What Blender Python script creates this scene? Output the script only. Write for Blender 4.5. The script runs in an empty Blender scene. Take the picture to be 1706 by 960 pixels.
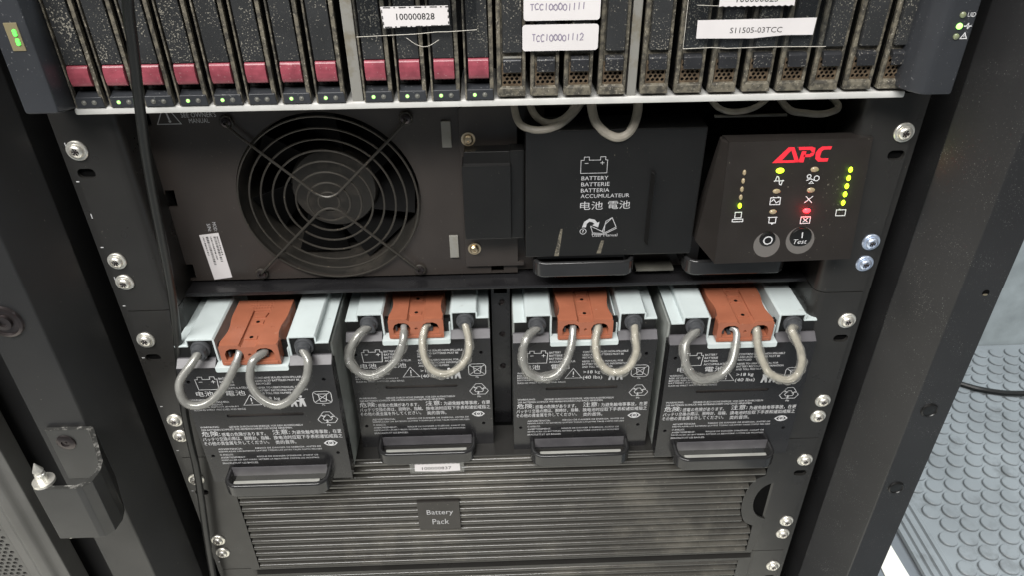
import bpy, bmesh, math, random
from mathutils import Vector, Matrix, noise as mnoise
random.seed(7)
S = 0.001                                   # everything below is written in millimetres
sc = bpy.context.scene
col = sc.collection
# ------------------------------------------------------------------ camera
cd = bpy.data.cameras.new('camera'); cam = bpy.data.objects.new('camera', cd); col.objects.link(cam)
cd.sensor_fit = 'HORIZONTAL'; cd.sensor_width = 36.0; cd.lens = 36.0 * 1221.43 / 1706.0
cd.clip_start = 0.01; cd.clip_end = 50.0
r_, d_, f_ = (Vector((0.999403, -0.033122, -0.009789)), Vector((-0.026514, -0.554137, -0.832003)), Vector((0.022133, 0.831766, -0.554685)))
m = Matrix((r_, -d_, -f_)).transposed().to_4x4(); m.translation = Vector((-2.14, -389.3, 159.45)) * S
cam.matrix_world = m
sc.camera = cam
# ------------------------------------------------------------------ room light
w = bpy.data.worlds.new('World'); sc.world = w; w.use_nodes = True
w.node_tree.nodes['Background'].inputs[0].default_value = (1.0, 0.97, 0.93, 1)
w.node_tree.nodes['Background'].inputs[1].default_value = 0.02
def area(name, loc, tgt, sx, sy, watts, colr):
    l = bpy.data.lights.new(name, 'AREA'); l.shape = 'RECTANGLE'; l.size = sx; l.size_y = sy; l.energy = watts; l.color = colr
    o = bpy.data.objects.new(name, l); col.objects.link(o); o.location = loc
    o.rotation_euler = (Vector(tgt) - Vector(loc)).to_track_quat('-Z', 'Y').to_euler()
area('ceiling_lamp', (-0.50, -1.40, 1.65), (0, 0, -0.15), 1.8, 0.60, 92, (1, 0.98, 0.95))
area('ceiling_lamp', (-1.75, -0.85, 1.60), (0.1, 0, -0.2), 0.6, 1.2, 22, (1, 0.98, 0.95))
area('ceiling_lamp', (1.75, 0.15, 1.25), (0.75, 0.22, -0.6), 0.3, 1.0, 46, (0.92, 0.97, 1.0))
sc.view_settings.view_transform = 'Standard'; sc.view_settings.look = 'None'
sc.view_settings.exposure = 0.0; sc.view_settings.gamma = 1.0
sc.render.engine = 'CYCLES'; sc.cycles.max_bounces = 8; sc.cycles.use_denoising = True

# ------------------------------------------------------------------ materials
def mat(name, base, rough=0.5, metal=0.0, spec=0.5, var=0.0, vscale=60, bump=0.0, bscale=900, big=0.05, dust=None, dscale=420, damt=0.60,
        dcol=(0.34, 0.31, 0.25), blotch=None, bamt=0.55, bsc=70, emit=None, es=0.0, coat=0.0, rvar=0.0, alpha=None, trans=0.0, ior=1.45):
    M = bpy.data.materials.new(name); M.use_nodes = True
    nt = M.node_tree; N = nt.nodes; Lk = nt.links; b = N['Principled BSDF']
    b.inputs['Base Color'].default_value = (*base, 1); b.inputs['Roughness'].default_value = rough
    b.inputs['Metallic'].default_value = metal; b.inputs['Specular IOR Level'].default_value = spec
    b.inputs['Coat Weight'].default_value = coat; b.inputs['Transmission Weight'].default_value = trans; b.inputs['IOR'].default_value = ior
    if alpha is not None: b.inputs['Alpha'].default_value = alpha
    if emit: b.inputs['Emission Color'].default_value = (*emit, 1); b.inputs['Emission Strength'].default_value = es
    if var or bump or dust or blotch or rvar:
        tc = N.new('ShaderNodeTexCoord'); oi = N.new('ShaderNodeObjectInfo'); ad = N.new('ShaderNodeVectorMath'); ad.operation = 'ADD'
        Lk.new(tc.outputs['Object'], ad.inputs[0]); Lk.new(oi.outputs['Random'], ad.inputs[1])
        def noise(sc_, det=3, rg=0.55):
            n = N.new('ShaderNodeTexNoise'); n.inputs['Scale'].default_value = sc_; n.inputs['Detail'].default_value = det
            n.inputs['Roughness'].default_value = rg; Lk.new(ad.outputs[0], n.inputs['Vector']); return n.outputs['Fac']
        def ramp(src, a, c, v0=0.0, v1=1.0):
            q = N.new('ShaderNodeMapRange'); q.inputs[1].default_value = a; q.inputs[2].default_value = c
            q.inputs[3].default_value = v0; q.inputs[4].default_value = v1; Lk.new(src, q.inputs[0]); return q.outputs[0]
        cur = None
        def mix(fac, c2):
            nonlocal cur
            x = N.new('ShaderNodeMix'); x.data_type = 'RGBA'; x.inputs[6].default_value = (*base, 1)
            if cur is not None: Lk.new(cur, x.inputs[6])
            x.inputs[7].default_value = (*c2, 1); Lk.new(fac, x.inputs[0]); cur = x.outputs[2]
        if var: mix(ramp(noise(vscale), 0.35, 0.7), tuple(min(1, c * (1 + var)) for c in base))
        if blotch: mix(ramp(noise(bsc, 5, 0.65), 1 - bamt, 1 - bamt + 0.16, 0, 0.85), blotch)
        if dust:
            big = ramp(noise(45, 2), 0.35, 0.75, -big, big)
            s = N.new('ShaderNodeMath'); s.operation = 'ADD'; Lk.new(noise(dscale, 2, 0.5), s.inputs[0]); Lk.new(big, s.inputs[1])
            mix(ramp(s.outputs[0], damt, damt + 0.05, 0, dust), dcol)
        if cur is not None: Lk.new(cur, b.inputs['Base Color'])
        if rvar: Lk.new(ramp(noise(vscale * 1.7), 0.3, 0.75, max(0.03, rough - rvar), min(1, rough + rvar)), b.inputs['Roughness'])
        if bump:
            bp = N.new('ShaderNodeBump'); bp.inputs['Strength'].default_value = bump; bp.inputs['Distance'].default_value = 0.0004
            Lk.new(noise(bscale, 2), bp.inputs['Height']); Lk.new(bp.outputs[0], b.inputs['Normal'])
    return M
BLK = (0.020, 0.020, 0.021)
MT = dict(
    post=mat('black_powder_coat', (0.0145, 0.0145, 0.0148), 0.38, var=0.3, vscale=14, bump=0.12, bscale=1500, dust=0.5, dscale=800, damt=0.745, rvar=0.08),
    post_r=mat('dusty_black_powder_coat', (0.0165, 0.0165, 0.0172), 0.33, var=0.35, vscale=14, bump=0.08, bscale=1500, big=0.06, dust=0.6, dscale=1700, damt=0.69, dcol=(0.30, 0.30, 0.285), rvar=0.06),
    ear=mat('black_bracket_paint', (0.0195, 0.0187, 0.0175), 0.33, var=0.25, vscale=30, bump=0.05, dust=0.5, dscale=900, damt=0.75, rvar=0.07),
    panel=mat('black_sheet_steel', (0.030, 0.0250, 0.0222), 0.40, var=0.35, vscale=18, bump=0.05, dust=0.45, dscale=900, damt=0.735, rvar=0.1),
    plastic=mat('black_plastic', (0.0065, 0.0064, 0.0063), 0.38, var=0.2, vscale=25, bump=0.08, dust=0.4, dscale=900, damt=0.75, rvar=0.06),
    display=mat('dark_grey_plastic', (0.019, 0.0165, 0.015), 0.38, var=0.25, vscale=30, bump=0.05, dust=0.5, dscale=800, damt=0.72, rvar=0.06),
    front=mat('black_front_sheet', (0.0125, 0.0122, 0.0132), 0.28, var=0.3, vscale=24, bump=0.05, dust=0.5, dscale=800, damt=0.745, rvar=0.08),
    handle=mat('black_handle_plastic', (0.020, 0.020, 0.0205), 0.15, var=0.2, vscale=40, bump=0.02, bscale=1500, rvar=0.03),
    bevel=mat('grey_sheet_edge', (0.085, 0.082, 0.088), 0.36, var=0.3, vscale=90, bump=0.1),
    catch=mat('scuffed_dark_metal', (0.030, 0.031, 0.034), 0.30, 0.3, var=0.3, vscale=90, dust=0.8, dscale=1100, damt=0.63, dcol=(0.36, 0.34, 0.30)),
    bracket=mat('bracket_paint_with_light', (0.030, 0.030, 0.029), 0.34, var=0.25, vscale=40, bump=0.08, bscale=1300, rvar=0.06),  # black paint lightened, the sheen of the bracket put into its colour
    worn=mat('worn_bare_edge', (0.05, 0.05, 0.047), 0.42, 0.4, blotch=(0.42, 0.41, 0.38), bamt=0.50, bsc=260),
    blade=mat('matt_black_plastic', (0.004, 0.004, 0.004), 0.8, spec=0.15),
    dish=mat('lit_dish_grey', (0.13, 0.122, 0.115), 0.30),  # lightened, the lit crescent of the dish is put into its colour
    shelf=mat('grip_reflection_grey', (0.30, 0.30, 0.28), 0.3, var=0.3, vscale=60),  # pale grey carries the ceiling reflection on the grip
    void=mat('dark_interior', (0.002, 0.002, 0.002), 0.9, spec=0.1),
    white=mat('white_painted_steel', (0.52, 0.58, 0.58), 0.36, var=0.12, vscale=40, dust=0.4, dscale=120, damt=0.68, dcol=(0.36, 0.38, 0.36), rvar=0.08),
    galv=mat('grey_zinc_sheet', (0.36, 0.38, 0.36), 0.42, 0.3, var=0.3, vscale=60, rvar=0.1),
    cream=mat('dusty_zinc_sheet', (0.07, 0.068, 0.058), 0.6, var=0.6, vscale=120),
    brown=mat('brown_connector_plastic', (0.315, 0.110, 0.062), 0.25, var=0.18, vscale=60, bump=0.03, dust=0.3, dscale=300, damt=0.72, dcol=(0.5, 0.34, 0.25)),
    rubber=mat('grey_rubber_gland', (0.050, 0.052, 0.056), 0.36, var=0.3, vscale=200),
    hose=mat('grey_wire_insulation', (0.27, 0.27, 0.262), 0.24, 0.3, var=0.4, vscale=160, bump=0.06, bscale=420),
    hose2=mat('cream_wire_insulation', (0.37, 0.345, 0.29), 0.34, var=0.35, vscale=190, bump=0.15, bscale=300),
    oldwire=mat('dusty_grey_wire', (0.24, 0.22, 0.185), 0.5, var=0.3, vscale=150),
    cable=mat('black_cable_sheath', (0.008, 0.0085, 0.008), 0.36, var=0.3, vscale=100, bump=0.1),
    nickel=mat('nickel_plated_screw', (0.72, 0.70, 0.64), 0.36, 0.75, var=0.2, vscale=500, rvar=0.06),
    zinc=mat('blue_zinc_screw', (0.58, 0.66, 0.80), 0.34, 0.75, var=0.2, vscale=500, rvar=0.06),
    brass=mat('yellow_zinc_screw', (0.62, 0.50, 0.34), 0.3, 1.0, var=0.2, vscale=400),
    darkscrew=mat('dark_screw', (0.07, 0.06, 0.06), 0.3, 0.8),
    wire=mat('dark_guard_wire', (0.045, 0.041, 0.035), 0.36, 0.3, dust=0.5, dscale=500, damt=0.66, dcol=(0.25, 0.2, 0.14)),
    fan=mat('dusty_fan_plastic', (0.026, 0.024, 0.021), 0.5, blotch=(0.055, 0.048, 0.040), bamt=0.5, bsc=60),
    print=mat('white_print', (0.62, 0.62, 0.63), 0.6),
    printdim=mat('grey_print', (0.40, 0.40, 0.41), 0.6, var=0.25, vscale=500),
    red=mat('red_logo_print', (0.86, 0.03, 0.05), 0.45),
    dusty=mat('dusty_black_plastic', (0.026, 0.027, 0.028), 0.34, var=0.3, vscale=60, big=0.085, dust=0.8, dscale=1250, damt=0.60, dcol=(0.33, 0.31, 0.26), bump=0.15, bscale=900),
    rim=mat('dust_caked_plastic', (0.050, 0.046, 0.038), 0.5, blotch=(0.165, 0.148, 0.112), bamt=0.58, bsc=230, dust=0.75, dscale=1000, damt=0.62, dcol=(0.30, 0.275, 0.225), bump=0.3, bscale=900),
    rust=mat('brown_dust_mesh', (0.070, 0.048, 0.028), 0.7, blotch=(0.13, 0.095, 0.06), bamt=0.55, bsc=300),
    maroon=mat('maroon_latch_plastic', (0.21, 0.046, 0.062), 0.30, var=0.5, vscale=160, dust=0.55, dscale=1000, damt=0.66, dcol=(0.48, 0.34, 0.33), bump=0.1),
    alu=mat('brushed_aluminium', (0.64, 0.635, 0.61), 0.40, 0.25, var=0.15, vscale=60, dust=0.3, dscale=700, damt=0.70, rvar=0.08),
    divider=mat('dusty_aluminium', (0.23, 0.225, 0.205), 0.6, 0.1, blotch=(0.17, 0.15, 0.11), bamt=0.5, bsc=90),
    bezel_ear=mat('charcoal_plastic', (0.028, 0.030, 0.034), 0.36, var=0.25, vscale=30, dust=0.6, dscale=900, damt=0.68, dcol=(0.25, 0.25, 0.25), rvar=0.07),
    tan=mat('tan_window', (0.20, 0.17, 0.10), 0.35),
    g_led=mat('green_led', (0.1, 0.9, 0.1), 0.3, emit=(0.08, 1.0, 0.06), es=2.2),
    w_led=mat('bright_green_led', (0.3, 0.95, 0.2), 0.3, emit=(0.32, 1.0, 0.14), es=2.6),
    y_led=mat('yellow_green_led', (0.6, 0.9, 0.05), 0.3, emit=(0.66, 1.0, 0.02), es=2.4),
    r_led=mat('red_led', (0.9, 0.1, 0.1), 0.3, emit=(1.0, 0.03, 0.06), es=1.7),
    off=mat('unlit_led_lens', (0.34, 0.27, 0.17), 0.25, coat=0.5),
    off2=mat('unlit_grey_lens', (0.20, 0.22, 0.13), 0.25, coat=0.5),
    ring=mat('led_rim', (0.15, 0.15, 0.135), 0.35),
    ribs=mat('ribbed_bezel_plastic', (0.046, 0.044, 0.0395), 0.20, var=0.4, vscale=10, blotch=(0.110, 0.103, 0.088), bamt=0.50, bsc=14, bump=0.1, bscale=900, dust=0.5, dscale=900, damt=0.70, rvar=0.06),  # pale blotches put dust and the gloss reflection into the rib colour
    paper=mat('white_paper_label', (0.63, 0.605, 0.605), 0.55, var=0.06, vscale=60),
    paperd=mat('aged_paper_label', (0.58, 0.55, 0.49), 0.5, var=0.2, vscale=50),
    ink=mat('black_ink', (0.02, 0.02, 0.02), 0.6),
    pen=mat('violet_pen_ink', (0.22, 0.19, 0.27), 0.6),
    dot=mat('grey_rubber_mat', (0.195, 0.214, 0.225), 0.44, var=0.3, vscale=9, blotch=(0.145, 0.157, 0.163), bamt=0.47, bsc=26, dust=0.35, dscale=300, damt=0.70, dcol=(0.30, 0.31, 0.31), bump=0.2, bscale=500, rvar=0.10),
    floor=mat('grey_blue_floor', (0.14, 0.155, 0.17), 0.6, var=0.2, vscale=12),
    tile=mat('pale_floor_tile', (0.80, 0.78, 0.70), 0.5, var=0.12, vscale=40),
    wall=mat('grey_green_wall_cloth', (0.30, 0.335, 0.345), 0.85, var=0.35, vscale=22, bump=0.4, bscale=260),
    door=mat('door_paint_with_light', (0.075, 0.074, 0.070), 0.42, var=0.3, vscale=30, bump=0.15, bscale=600),  # black door lightened to grey, the light on it put into the colour
)
def tapemat():
    M = bpy.data.materials.new('clear_tape'); M.use_nodes = True; nt = M.node_tree; N = nt.nodes
    N.remove(N['Principled BSDF']); t = N.new('ShaderNodeBsdfTransparent'); g = N.new('ShaderNodeBsdfGlossy'); x = N.new('ShaderNodeMixShader')
    t.inputs[0].default_value = (0.86, 0.87, 0.88, 1); g.inputs['Roughness'].default_value = 0.12; g.inputs[0].default_value = (0.9, 0.9, 0.9, 1)
    x.inputs[0].default_value = 0.07; nt.links.new(t.outputs[0], x.inputs[1]); nt.links.new(g.outputs[0], x.inputs[2])
    nt.links.new(x.outputs[0], N['Material Output'].inputs[0]); return M
MT['tape'] = tapemat()
def sleevemat():
    M = bpy.data.materials.new('clear_sleeve'); M.use_nodes = True; nt = M.node_tree; N = nt.nodes; b = N['Principled BSDF']
    b.inputs['Base Color'].default_value = (0.40, 0.395, 0.375, 1); b.inputs['Roughness'].default_value = 0.09; b.inputs['Specular IOR Level'].default_value = 0.9
    t = N.new('ShaderNodeBsdfTransparent'); t.inputs[0].default_value = (0.90, 0.90, 0.88, 1); x = N.new('ShaderNodeMixShader')
    lw = N.new('ShaderNodeLayerWeight'); lw.inputs[0].default_value = 0.35; q = N.new('ShaderNodeMapRange')
    q.inputs[3].default_value = 0.14; q.inputs[4].default_value = 0.55; nt.links.new(lw.outputs['Facing'], q.inputs[0]); nt.links.new(q.outputs[0], x.inputs[0])
    nt.links.new(t.outputs[0], x.inputs[1]); nt.links.new(b.outputs[0], x.inputs[2]); nt.links.new(x.outputs[0], N['Material Output'].inputs[0]); return M
MT['sleeve'] = sleevemat()

# ------------------------------------------------------------------ mesh helpers (mm)
_gl = {}
def glyph(s, shear=0.0, bold=0.0):
    k = (s, shear, bold)
    if k not in _gl:
        c = bpy.data.curves.new('t', 'FONT'); c.body = s; c.resolution_u = 2; c.shear = shear; c.offset = bold
        o = bpy.data.objects.new('t', c); col.objects.link(o)
        dg = bpy.context.evaluated_depsgraph_get(); dg.update()
        me = bpy.data.meshes.new_from_object(o.evaluated_get(dg))
        V = [(v.co.x, v.co.y) for v in me.vertices]; F = [tuple(p.vertices) for p in me.polygons]
        bpy.data.objects.remove(o); bpy.data.curves.remove(c); bpy.data.meshes.remove(me)
        xs = [v[0] for v in V]; ys = [v[1] for v in V]
        _gl[k] = (V, F, min(xs), max(xs), min(ys), max(ys))
    return _gl[k]
class MB:
    def __init__(self): self.bm = bmesh.new()
    def add(self, V, F):
        vs = [self.bm.verts.new(v) for v in V]
        for f in F:
            try: self.bm.faces.new([vs[i] for i in f])
            except ValueError: pass
        return vs
    def merge(self, b):
        me = bpy.data.meshes.new('x'); b.to_mesh(me); b.free(); self.bm.from_mesh(me); bpy.data.meshes.remove(me); return self
    def box(self, x0, x1, y0, y1, z0, z1, bev=0.0, seg=2):
        b = bmesh.new()
        bmesh.ops.create_cube(b, size=1.0)
        for v in b.verts: v.co = Vector(((x0 + x1) / 2 + v.co.x * (x1 - x0), (y0 + y1) / 2 + v.co.y * (y1 - y0), (z0 + z1) / 2 + v.co.z * (z1 - z0)))
        if bev: bmesh.ops.bevel(b, geom=b.edges[:], offset=bev, segments=seg, profile=0.5, affect='EDGES')
        return self.merge(b)
    def hull8(self, P, bev=0.0):                     # 8 corners: bottom ring (4) then top ring (4)
        b = bmesh.new(); v = [b.verts.new(p) for p in P]
        for f in ((3, 2, 1, 0), (4, 5, 6, 7), (0, 1, 5, 4), (1, 2, 6, 5), (2, 3, 7, 6), (3, 0, 4, 7)): b.faces.new([v[i] for i in f])
        bmesh.ops.recalc_face_normals(b, faces=b.faces[:])
        if bev: bmesh.ops.bevel(b, geom=b.edges[:], offset=bev, segments=2, profile=0.5, affect='EDGES')
        return self.merge(b)
    def prism(self, pts, a, c, axis='z', bev=0.0, seg=2):   # polygon extruded along axis. z: (x,y)  y: (x,z)  x: (y,z)
        def P(p, t): return {'z': (p[0], p[1], t), 'y': (p[0], t, p[1]), 'x': (t, p[0], p[1])}[axis]
        b = bmesh.new(); n = len(pts)
        A = [b.verts.new(P(p, a)) for p in pts]; B = [b.verts.new(P(p, c)) for p in pts]
        b.faces.new(A); b.faces.new(B[::-1])
        for i in range(n): b.faces.new((A[i], B[i], B[(i + 1) % n], A[(i + 1) % n]))
        bmesh.ops.recalc_face_normals(b, faces=b.faces[:])
        if bev: bmesh.ops.bevel(b, geom=b.edges[:], offset=bev, segments=seg, profile=0.5, affect='EDGES')
        return self.merge(b)
    def plate(self, outline, holes, y0, y1):         # sheet in the x-z plane with real holes, from y0 (front) to y1 (back)
        b = bmesh.new()
        for loop in [outline] + holes:
            vs = [b.verts.new((p[0], y0, p[1])) for p in loop]
            for i in range(len(vs)): b.edges.new((vs[i], vs[(i + 1) % len(vs)]))
        bmesh.ops.triangle_fill(b, use_beauty=True, edges=b.edges[:])
        r = bmesh.ops.extrude_face_region(b, geom=b.faces[:])
        for v in [g for g in r['geom'] if isinstance(g, bmesh.types.BMVert)]: v.co.y = y1
        bmesh.ops.recalc_face_normals(b, faces=b.faces[:])
        return self.merge(b)
    def tube(self, path, r, n=12, closed=False, smooth=0, radf=None, crump=0):
        P = [Vector(p) for p in path]
        if smooth: P = spline(P, smooth, closed)
        N = len(P); rings = []; up = None
        for i, p in enumerate(P):
            t = (P[(i + 1) % N] - P[i - 1]) if closed else (P[min(i + 1, N - 1)] - P[max(i - 1, 0)])
            t.normalize()
            if up is None: up = t.orthogonal()
            up = (up - t * up.dot(t)).normalized(); s = t.cross(up)
            rr = r if radf is None else r * radf(i / (N - 1))
            def cr(a, p=p, i=i):                     # creased shrink sleeve
                if not crump: return 1.0
                e = math.sin(math.pi * i / (N - 1)) ** 0.7
                d = up * math.cos(a) + s * math.sin(a)
                return 1 + crump * e * (2 * abs(mnoise.noise(p * 0.13 + d * 1.25)) - 0.35)
            rings.append([self.bm.verts.new(p + (up * math.cos(a) + s * math.sin(a)) * rr * cr(a)) for a in [2 * math.pi * k / n for k in range(n)]])
        for i in range(N if closed else N - 1):
            A, B = rings[i], rings[(i + 1) % N]
            for k in range(n): self.bm.faces.new((A[k], A[(k + 1) % n], B[(k + 1) % n], B[k]))
        if not closed: self.bm.faces.new(rings[0][::-1]); self.bm.faces.new(rings[-1])
        return self
    def ring(self, c, R, r, n=64, m=8):              # wire ring facing -y
        return self.tube([(c[0] + R * math.cos(2 * math.pi * k / n), c[1], c[2] + R * math.sin(2 * math.pi * k / n)) for k in range(n)], r, m, True)
    def lathe(self, c, prof, axis='y', n=24, sx=1.0, sz=1.0, caps=True):   # profile [(radius, along)] along -y (front) or +z
        rings = []
        for R, h in prof:
            if axis == 'y': f = lambda a: (c[0] + R * sx * math.cos(a), c[1] - h, c[2] + R * sz * math.sin(a))
            else: f = lambda a: (c[0] + R * math.cos(a), c[1] + R * math.sin(a), c[2] + h)
            rings.append([self.bm.verts.new(f(2 * math.pi * k / n)) for k in range(n)])
        for A, B in zip(rings, rings[1:]):
            for k in range(n): self.bm.faces.new((A[k], A[(k + 1) % n], B[(k + 1) % n], B[k]))
        for rg, rev in ((rings[0], True), (rings[-1], False)) if caps else ():
            try: self.bm.faces.new(rg[::-1] if rev else rg)
            except ValueError: pass
        return self
    def text(self, s, x0, x1, z0, z1, y, shear=0.0, bold=0.0, fr=None):   # fits the box; fr maps (u, v) to 3-D
        V, F, a, b_, c, d = glyph(s, shear, bold)
        fr = fr or (lambda u, v: (u, y, v))
        self.add([fr(x0 + (p[0] - a) / (b_ - a) * (x1 - x0), z0 + (p[1] - c) / (d - c) * (z1 - z0)) for p in V], F)
        return self
    def stroke(self, pts, wd, y, closed=False, fr=None):  # flat mitred line of width wd in the x-z plane
        fr = fr or (lambda u, v: (u, y, v)); n = len(pts); k = self.ns = getattr(self, 'ns', 0) + 1
        lift = 0.011 * (k % 9); h = wd / 2; A = []; B = []
        def unit(a, b):
            dx, dz = b[0] - a[0], b[1] - a[1]; L = math.hypot(dx, dz) or 1; return dx / L, dz / L
        for i, p in enumerate(pts):
            d0 = unit(pts[i - 1], p) if (closed or i > 0) else None
            d1 = unit(p, pts[(i + 1) % n]) if (closed or i < n - 1) else None
            d0 = d0 or d1; d1 = d1 or d0
            n0, n1 = (-d0[1], d0[0]), (-d1[1], d1[0]); mx, mz = n0[0] + n1[0], n0[1] + n1[1]
            q = mx * n0[0] + mz * n0[1]
            q = h / max(q, 0.55)
            A.append((p[0] + mx * q, p[1] + mz * q)); B.append((p[0] - mx * q, p[1] - mz * q))
        P = [fr(*a) for a in A] + [fr(*b) for b in B]
        self.add([(p[0], p[1] - lift, p[2]) for p in P], [(i, (i + 1) % n, n + (i + 1) % n, n + i) for i in range(n if closed else n - 1)])
        return self
    def flat(self, pts, y, fr=None):
        fr = fr or (lambda u, v: (u, y, v)); self.add([fr(*p) for p in pts], [tuple(range(len(pts)))]); return self
def spline(P, k, closed=False):
    out = []; N = len(P)
    for i in range(N if closed else N - 1):
        g = (lambda j: P[j % N]) if closed else (lambda j: P[max(0, min(N - 1, j))])
        p0, p1, p2, p3 = g(i - 1), g(i), g(i + 1), g(i + 2)
        for q in range(k):
            t = q / k
            out.append(0.5 * ((2 * p1) + (p2 - p0) * t + (2 * p0 - 5 * p1 + 4 * p2 - p3) * t * t + (3 * p1 - p0 - 3 * p2 + p3) * t ** 3))
    if not closed: out.append(P[-1])
    return out
def circ(cx, cz, r, n=24, rz=None):
    rz = rz or r; return [(cx + r * math.cos(2 * math.pi * k / n), cz + rz * math.sin(2 * math.pi * k / n)) for k in range(n)]
def rect(x0, x1, z0, z1): return [(x0, z0), (x1, z0), (x1, z1), (x0, z1)]
def rrect(x0, x1, z0, z1, r, n=5):
    o = []
    for cx, cz, a0 in ((x1 - r, z0 + r, -90), (x1 - r, z1 - r, 0), (x0 + r, z1 - r, 90), (x0 + r, z0 + r, 180)):
        o += [(cx + r * math.cos(math.radians(a0 + 90 * k / n)), cz + r * math.sin(math.radians(a0 + 90 * k / n))) for k in range(n + 1)]
    return o
def origin(p):
    v = Vector((0, 0, 0))
    while p: v += Vector(p.location); p = p.parent
    return v
def tag(o, label=None, cat=None, group=None, kind=None):
    for k, v in (('label', label), ('category', cat), ('group', group), ('kind', kind)):
        if v: o[k] = v
    return o
def obj(name, mb, m, parent=None, label=None, smooth=35, loc=None):
    b = mb.bm; bmesh.ops.recalc_face_normals(b, faces=b.faces[:]) if smooth else None
    off = origin(parent) if parent else Vector(loc or (0, 0, 0)) * S
    for v in b.verts: v.co = v.co * S - off
    me = bpy.data.meshes.new(name); b.to_mesh(me); b.free(); me.materials.append(MT[m])
    if smooth: me.shade_smooth(); me.set_sharp_from_angle(angle=math.radians(smooth))
    o = bpy.data.objects.new(name, me); col.objects.link(o); o.parent = parent
    if smooth: wn = o.modifiers.new('crisp', 'WEIGHTED_NORMAL'); wn.keep_sharp = True; wn.weight = 60
    if not parent: o.location = off
    if label: o['label'] = label
    return o
def thing(name, label, cat, loc, group=None):
    o = bpy.data.objects.new(name, None); col.objects.link(o); o.location = Vector(loc) * S; o.empty_display_size = 0.01
    return tag(o, label, cat, group)
def printed(name, mb, parent, m='print'): return obj(name, mb, m, parent, smooth=0)
def copy_part(o, parent, d=(0, 0, 0)):
    c = o.copy(); col.objects.link(c); c.parent = parent; c.location = Vector(o.location) + Vector(d) * S
    for ch in o.children: copy_part(ch, c)
    return c

# ================================================================== THE SETTING
f = MB(); f.box(-2500, 2500, -2500, 2500, -640, -603.5); tag(obj('floor', f, 'floor'), kind='structure')
f = MB(); f.prism([(444, 104), (456, 112), (463, 108), (473, 120), (471, 165), (458, 155), (446, 148)], -603.4, -602.2)
f.box(-1500, 330, -450, -75, -603.4, -602.2); tag(obj('floor_tile_and_reflector', f, 'tile'), kind='structure')  # box is an unseen pale strip, added to reflect in the lower fronts
f = MB(); f.box(-2500, 2500, 541, 600, -603.5, 1400); tag(obj('wall', f, 'wall'), 'grey cloth covered wall behind the dotted floor mat', 'wall')
def rubber_mat():
    f = MB(); f.box(488, 1500, -900, 540, -603.4, -600.5)
    for x in (491.5, 501.5, 511.5, 523):                       # raised ribs along the mat's edge
        w_ = 4.2 if x < 520 else 4.6
        f.prism([(x - w_, -600.6), (x - w_ * .55, -597.9), (x + w_ * .55, -597.9), (x + w_, -600.6)], -900, 540, 'y')
    j = 0; y = -120.0
    while y < 536:
        x = 543 + (12.7 if j % 2 else 0)
        while x < 1080:
            f.lathe((x, y, -600.6), [(10.9, 0), (10.6, 2.2), (9.8, 2.9), (0.01, 3.0)], 'z', 18); x += 25.4
        y += 20.6; j += 1
    return obj('rubber_mat', f, 'dot', smooth=40, loc=(900, 0, -603.4))
tag(rubber_mat(), 'grey rubber floor mat with raised round dots and ribbed edge', 'floor mat')
f = MB(); f.tube([(640, 470, -596), (690, 452, -595), (725, 430, -594), (757, 419, -594), (785, 414, -592), (800, 411, -588)], 4.2, 10, smooth=6)
o = obj('floor_cord', f, 'cable', loc=(725, 430, -600)); tag(o, 'black cord lying across the dotted rubber mat with dark plug', 'cord')
f = MB(); f.lathe((812, 402, -592), [(0.1, -12), (13, -12), (16, -8), (16, 8), (12, 14), (0.1, 14)], 'y', 18); obj('plug', f, 'cable', o)

# ================================================================== RACK CABINET
rack = thing('rack_cabinet', 'black steel rack cabinet frame with two upright posts and bolted hinge', 'rack cabinet', (0, 0, -600))
Z0, Z1 = -600, 330
prof = [(300, -36), (300, -33.5), (277, -33.5), (259, -3), (259, 45), (300, 45), (300, 48), (255.5, 48), (255.5, -4), (274.5, -36)]
f = MB(); f.prism(prof, Z0, Z1, 'z', 0.8); pr = obj('post', f, 'post_r', rack, 'dusty right post')
proL = [(-x, y) for x, y in [(300, -36), (300, -33.5), (271, -33.5), (257, -3), (257, 45), (300, 45), (300, 48), (253.5, 48), (253.5, -4), (268.5, -36)]]
f = MB(); f.prism(proL, Z0, Z1, 'z', 0.8); pl = obj('post', f, 'post', rack)
for (x, z, kk) in ((285.6, -183.6, 1), (284.6, -259.6, 0)):
    f = MB(); f.lathe((x, -36, z), [(5.8, 0), (5.6, 0.8), (4.8, 1.3), (4.4, 0.7), (0.01, 0.9)], 'y', 24); c = obj('cap_plug', f, 'plastic', pr)
    if not kk: c.rotation_euler = (0.0, 0, 0)
f = MB(); f.lathe((290.4, -36, -88.8), [(2.1, -0.4), (2.1, 0.15), (0.01, 0.15)], 'y', 18); obj('screw_hole', f, 'void', pr)
f = MB(); f.lathe((290.4, -36.1, -90.1), [(1.5, 0), (1.4, 0.3), (0.01, 0.3)], 'y', 12, 1.0, 0.45); obj('bare_metal_edge', f, 'brass', pr)
# mounting rails behind the ears
for s in (-1, 1):
    f = MB(); xs = sorted((s * 228, s * 243.5)); f.box(xs[0], xs[1], 3.2, 6, Z0, Z1); xs2 = sorted((s * 243.5, s * 241)); f.box(xs2[0], xs2[1], 6, 60, Z0, Z1)
    rail = obj('mounting_rail', f, 'ear', rack)
    if s < 0:
        t = MB()
        for k in range(14):
            z = 1.5 - 44.45 / 1 * k
            t.text('1', -240.0, -238.4, z - 1.6, z + 1.6, 3.0) if k < 3 else None
        for z in (-20.6, -64.3, -108.3, -151, -195.2, -239, -283, -327, -371): t.stroke([(-241.2, z), (-238.9, z)], 0.7, 3.0)
        printed('unit_marks', t, rail)
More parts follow.
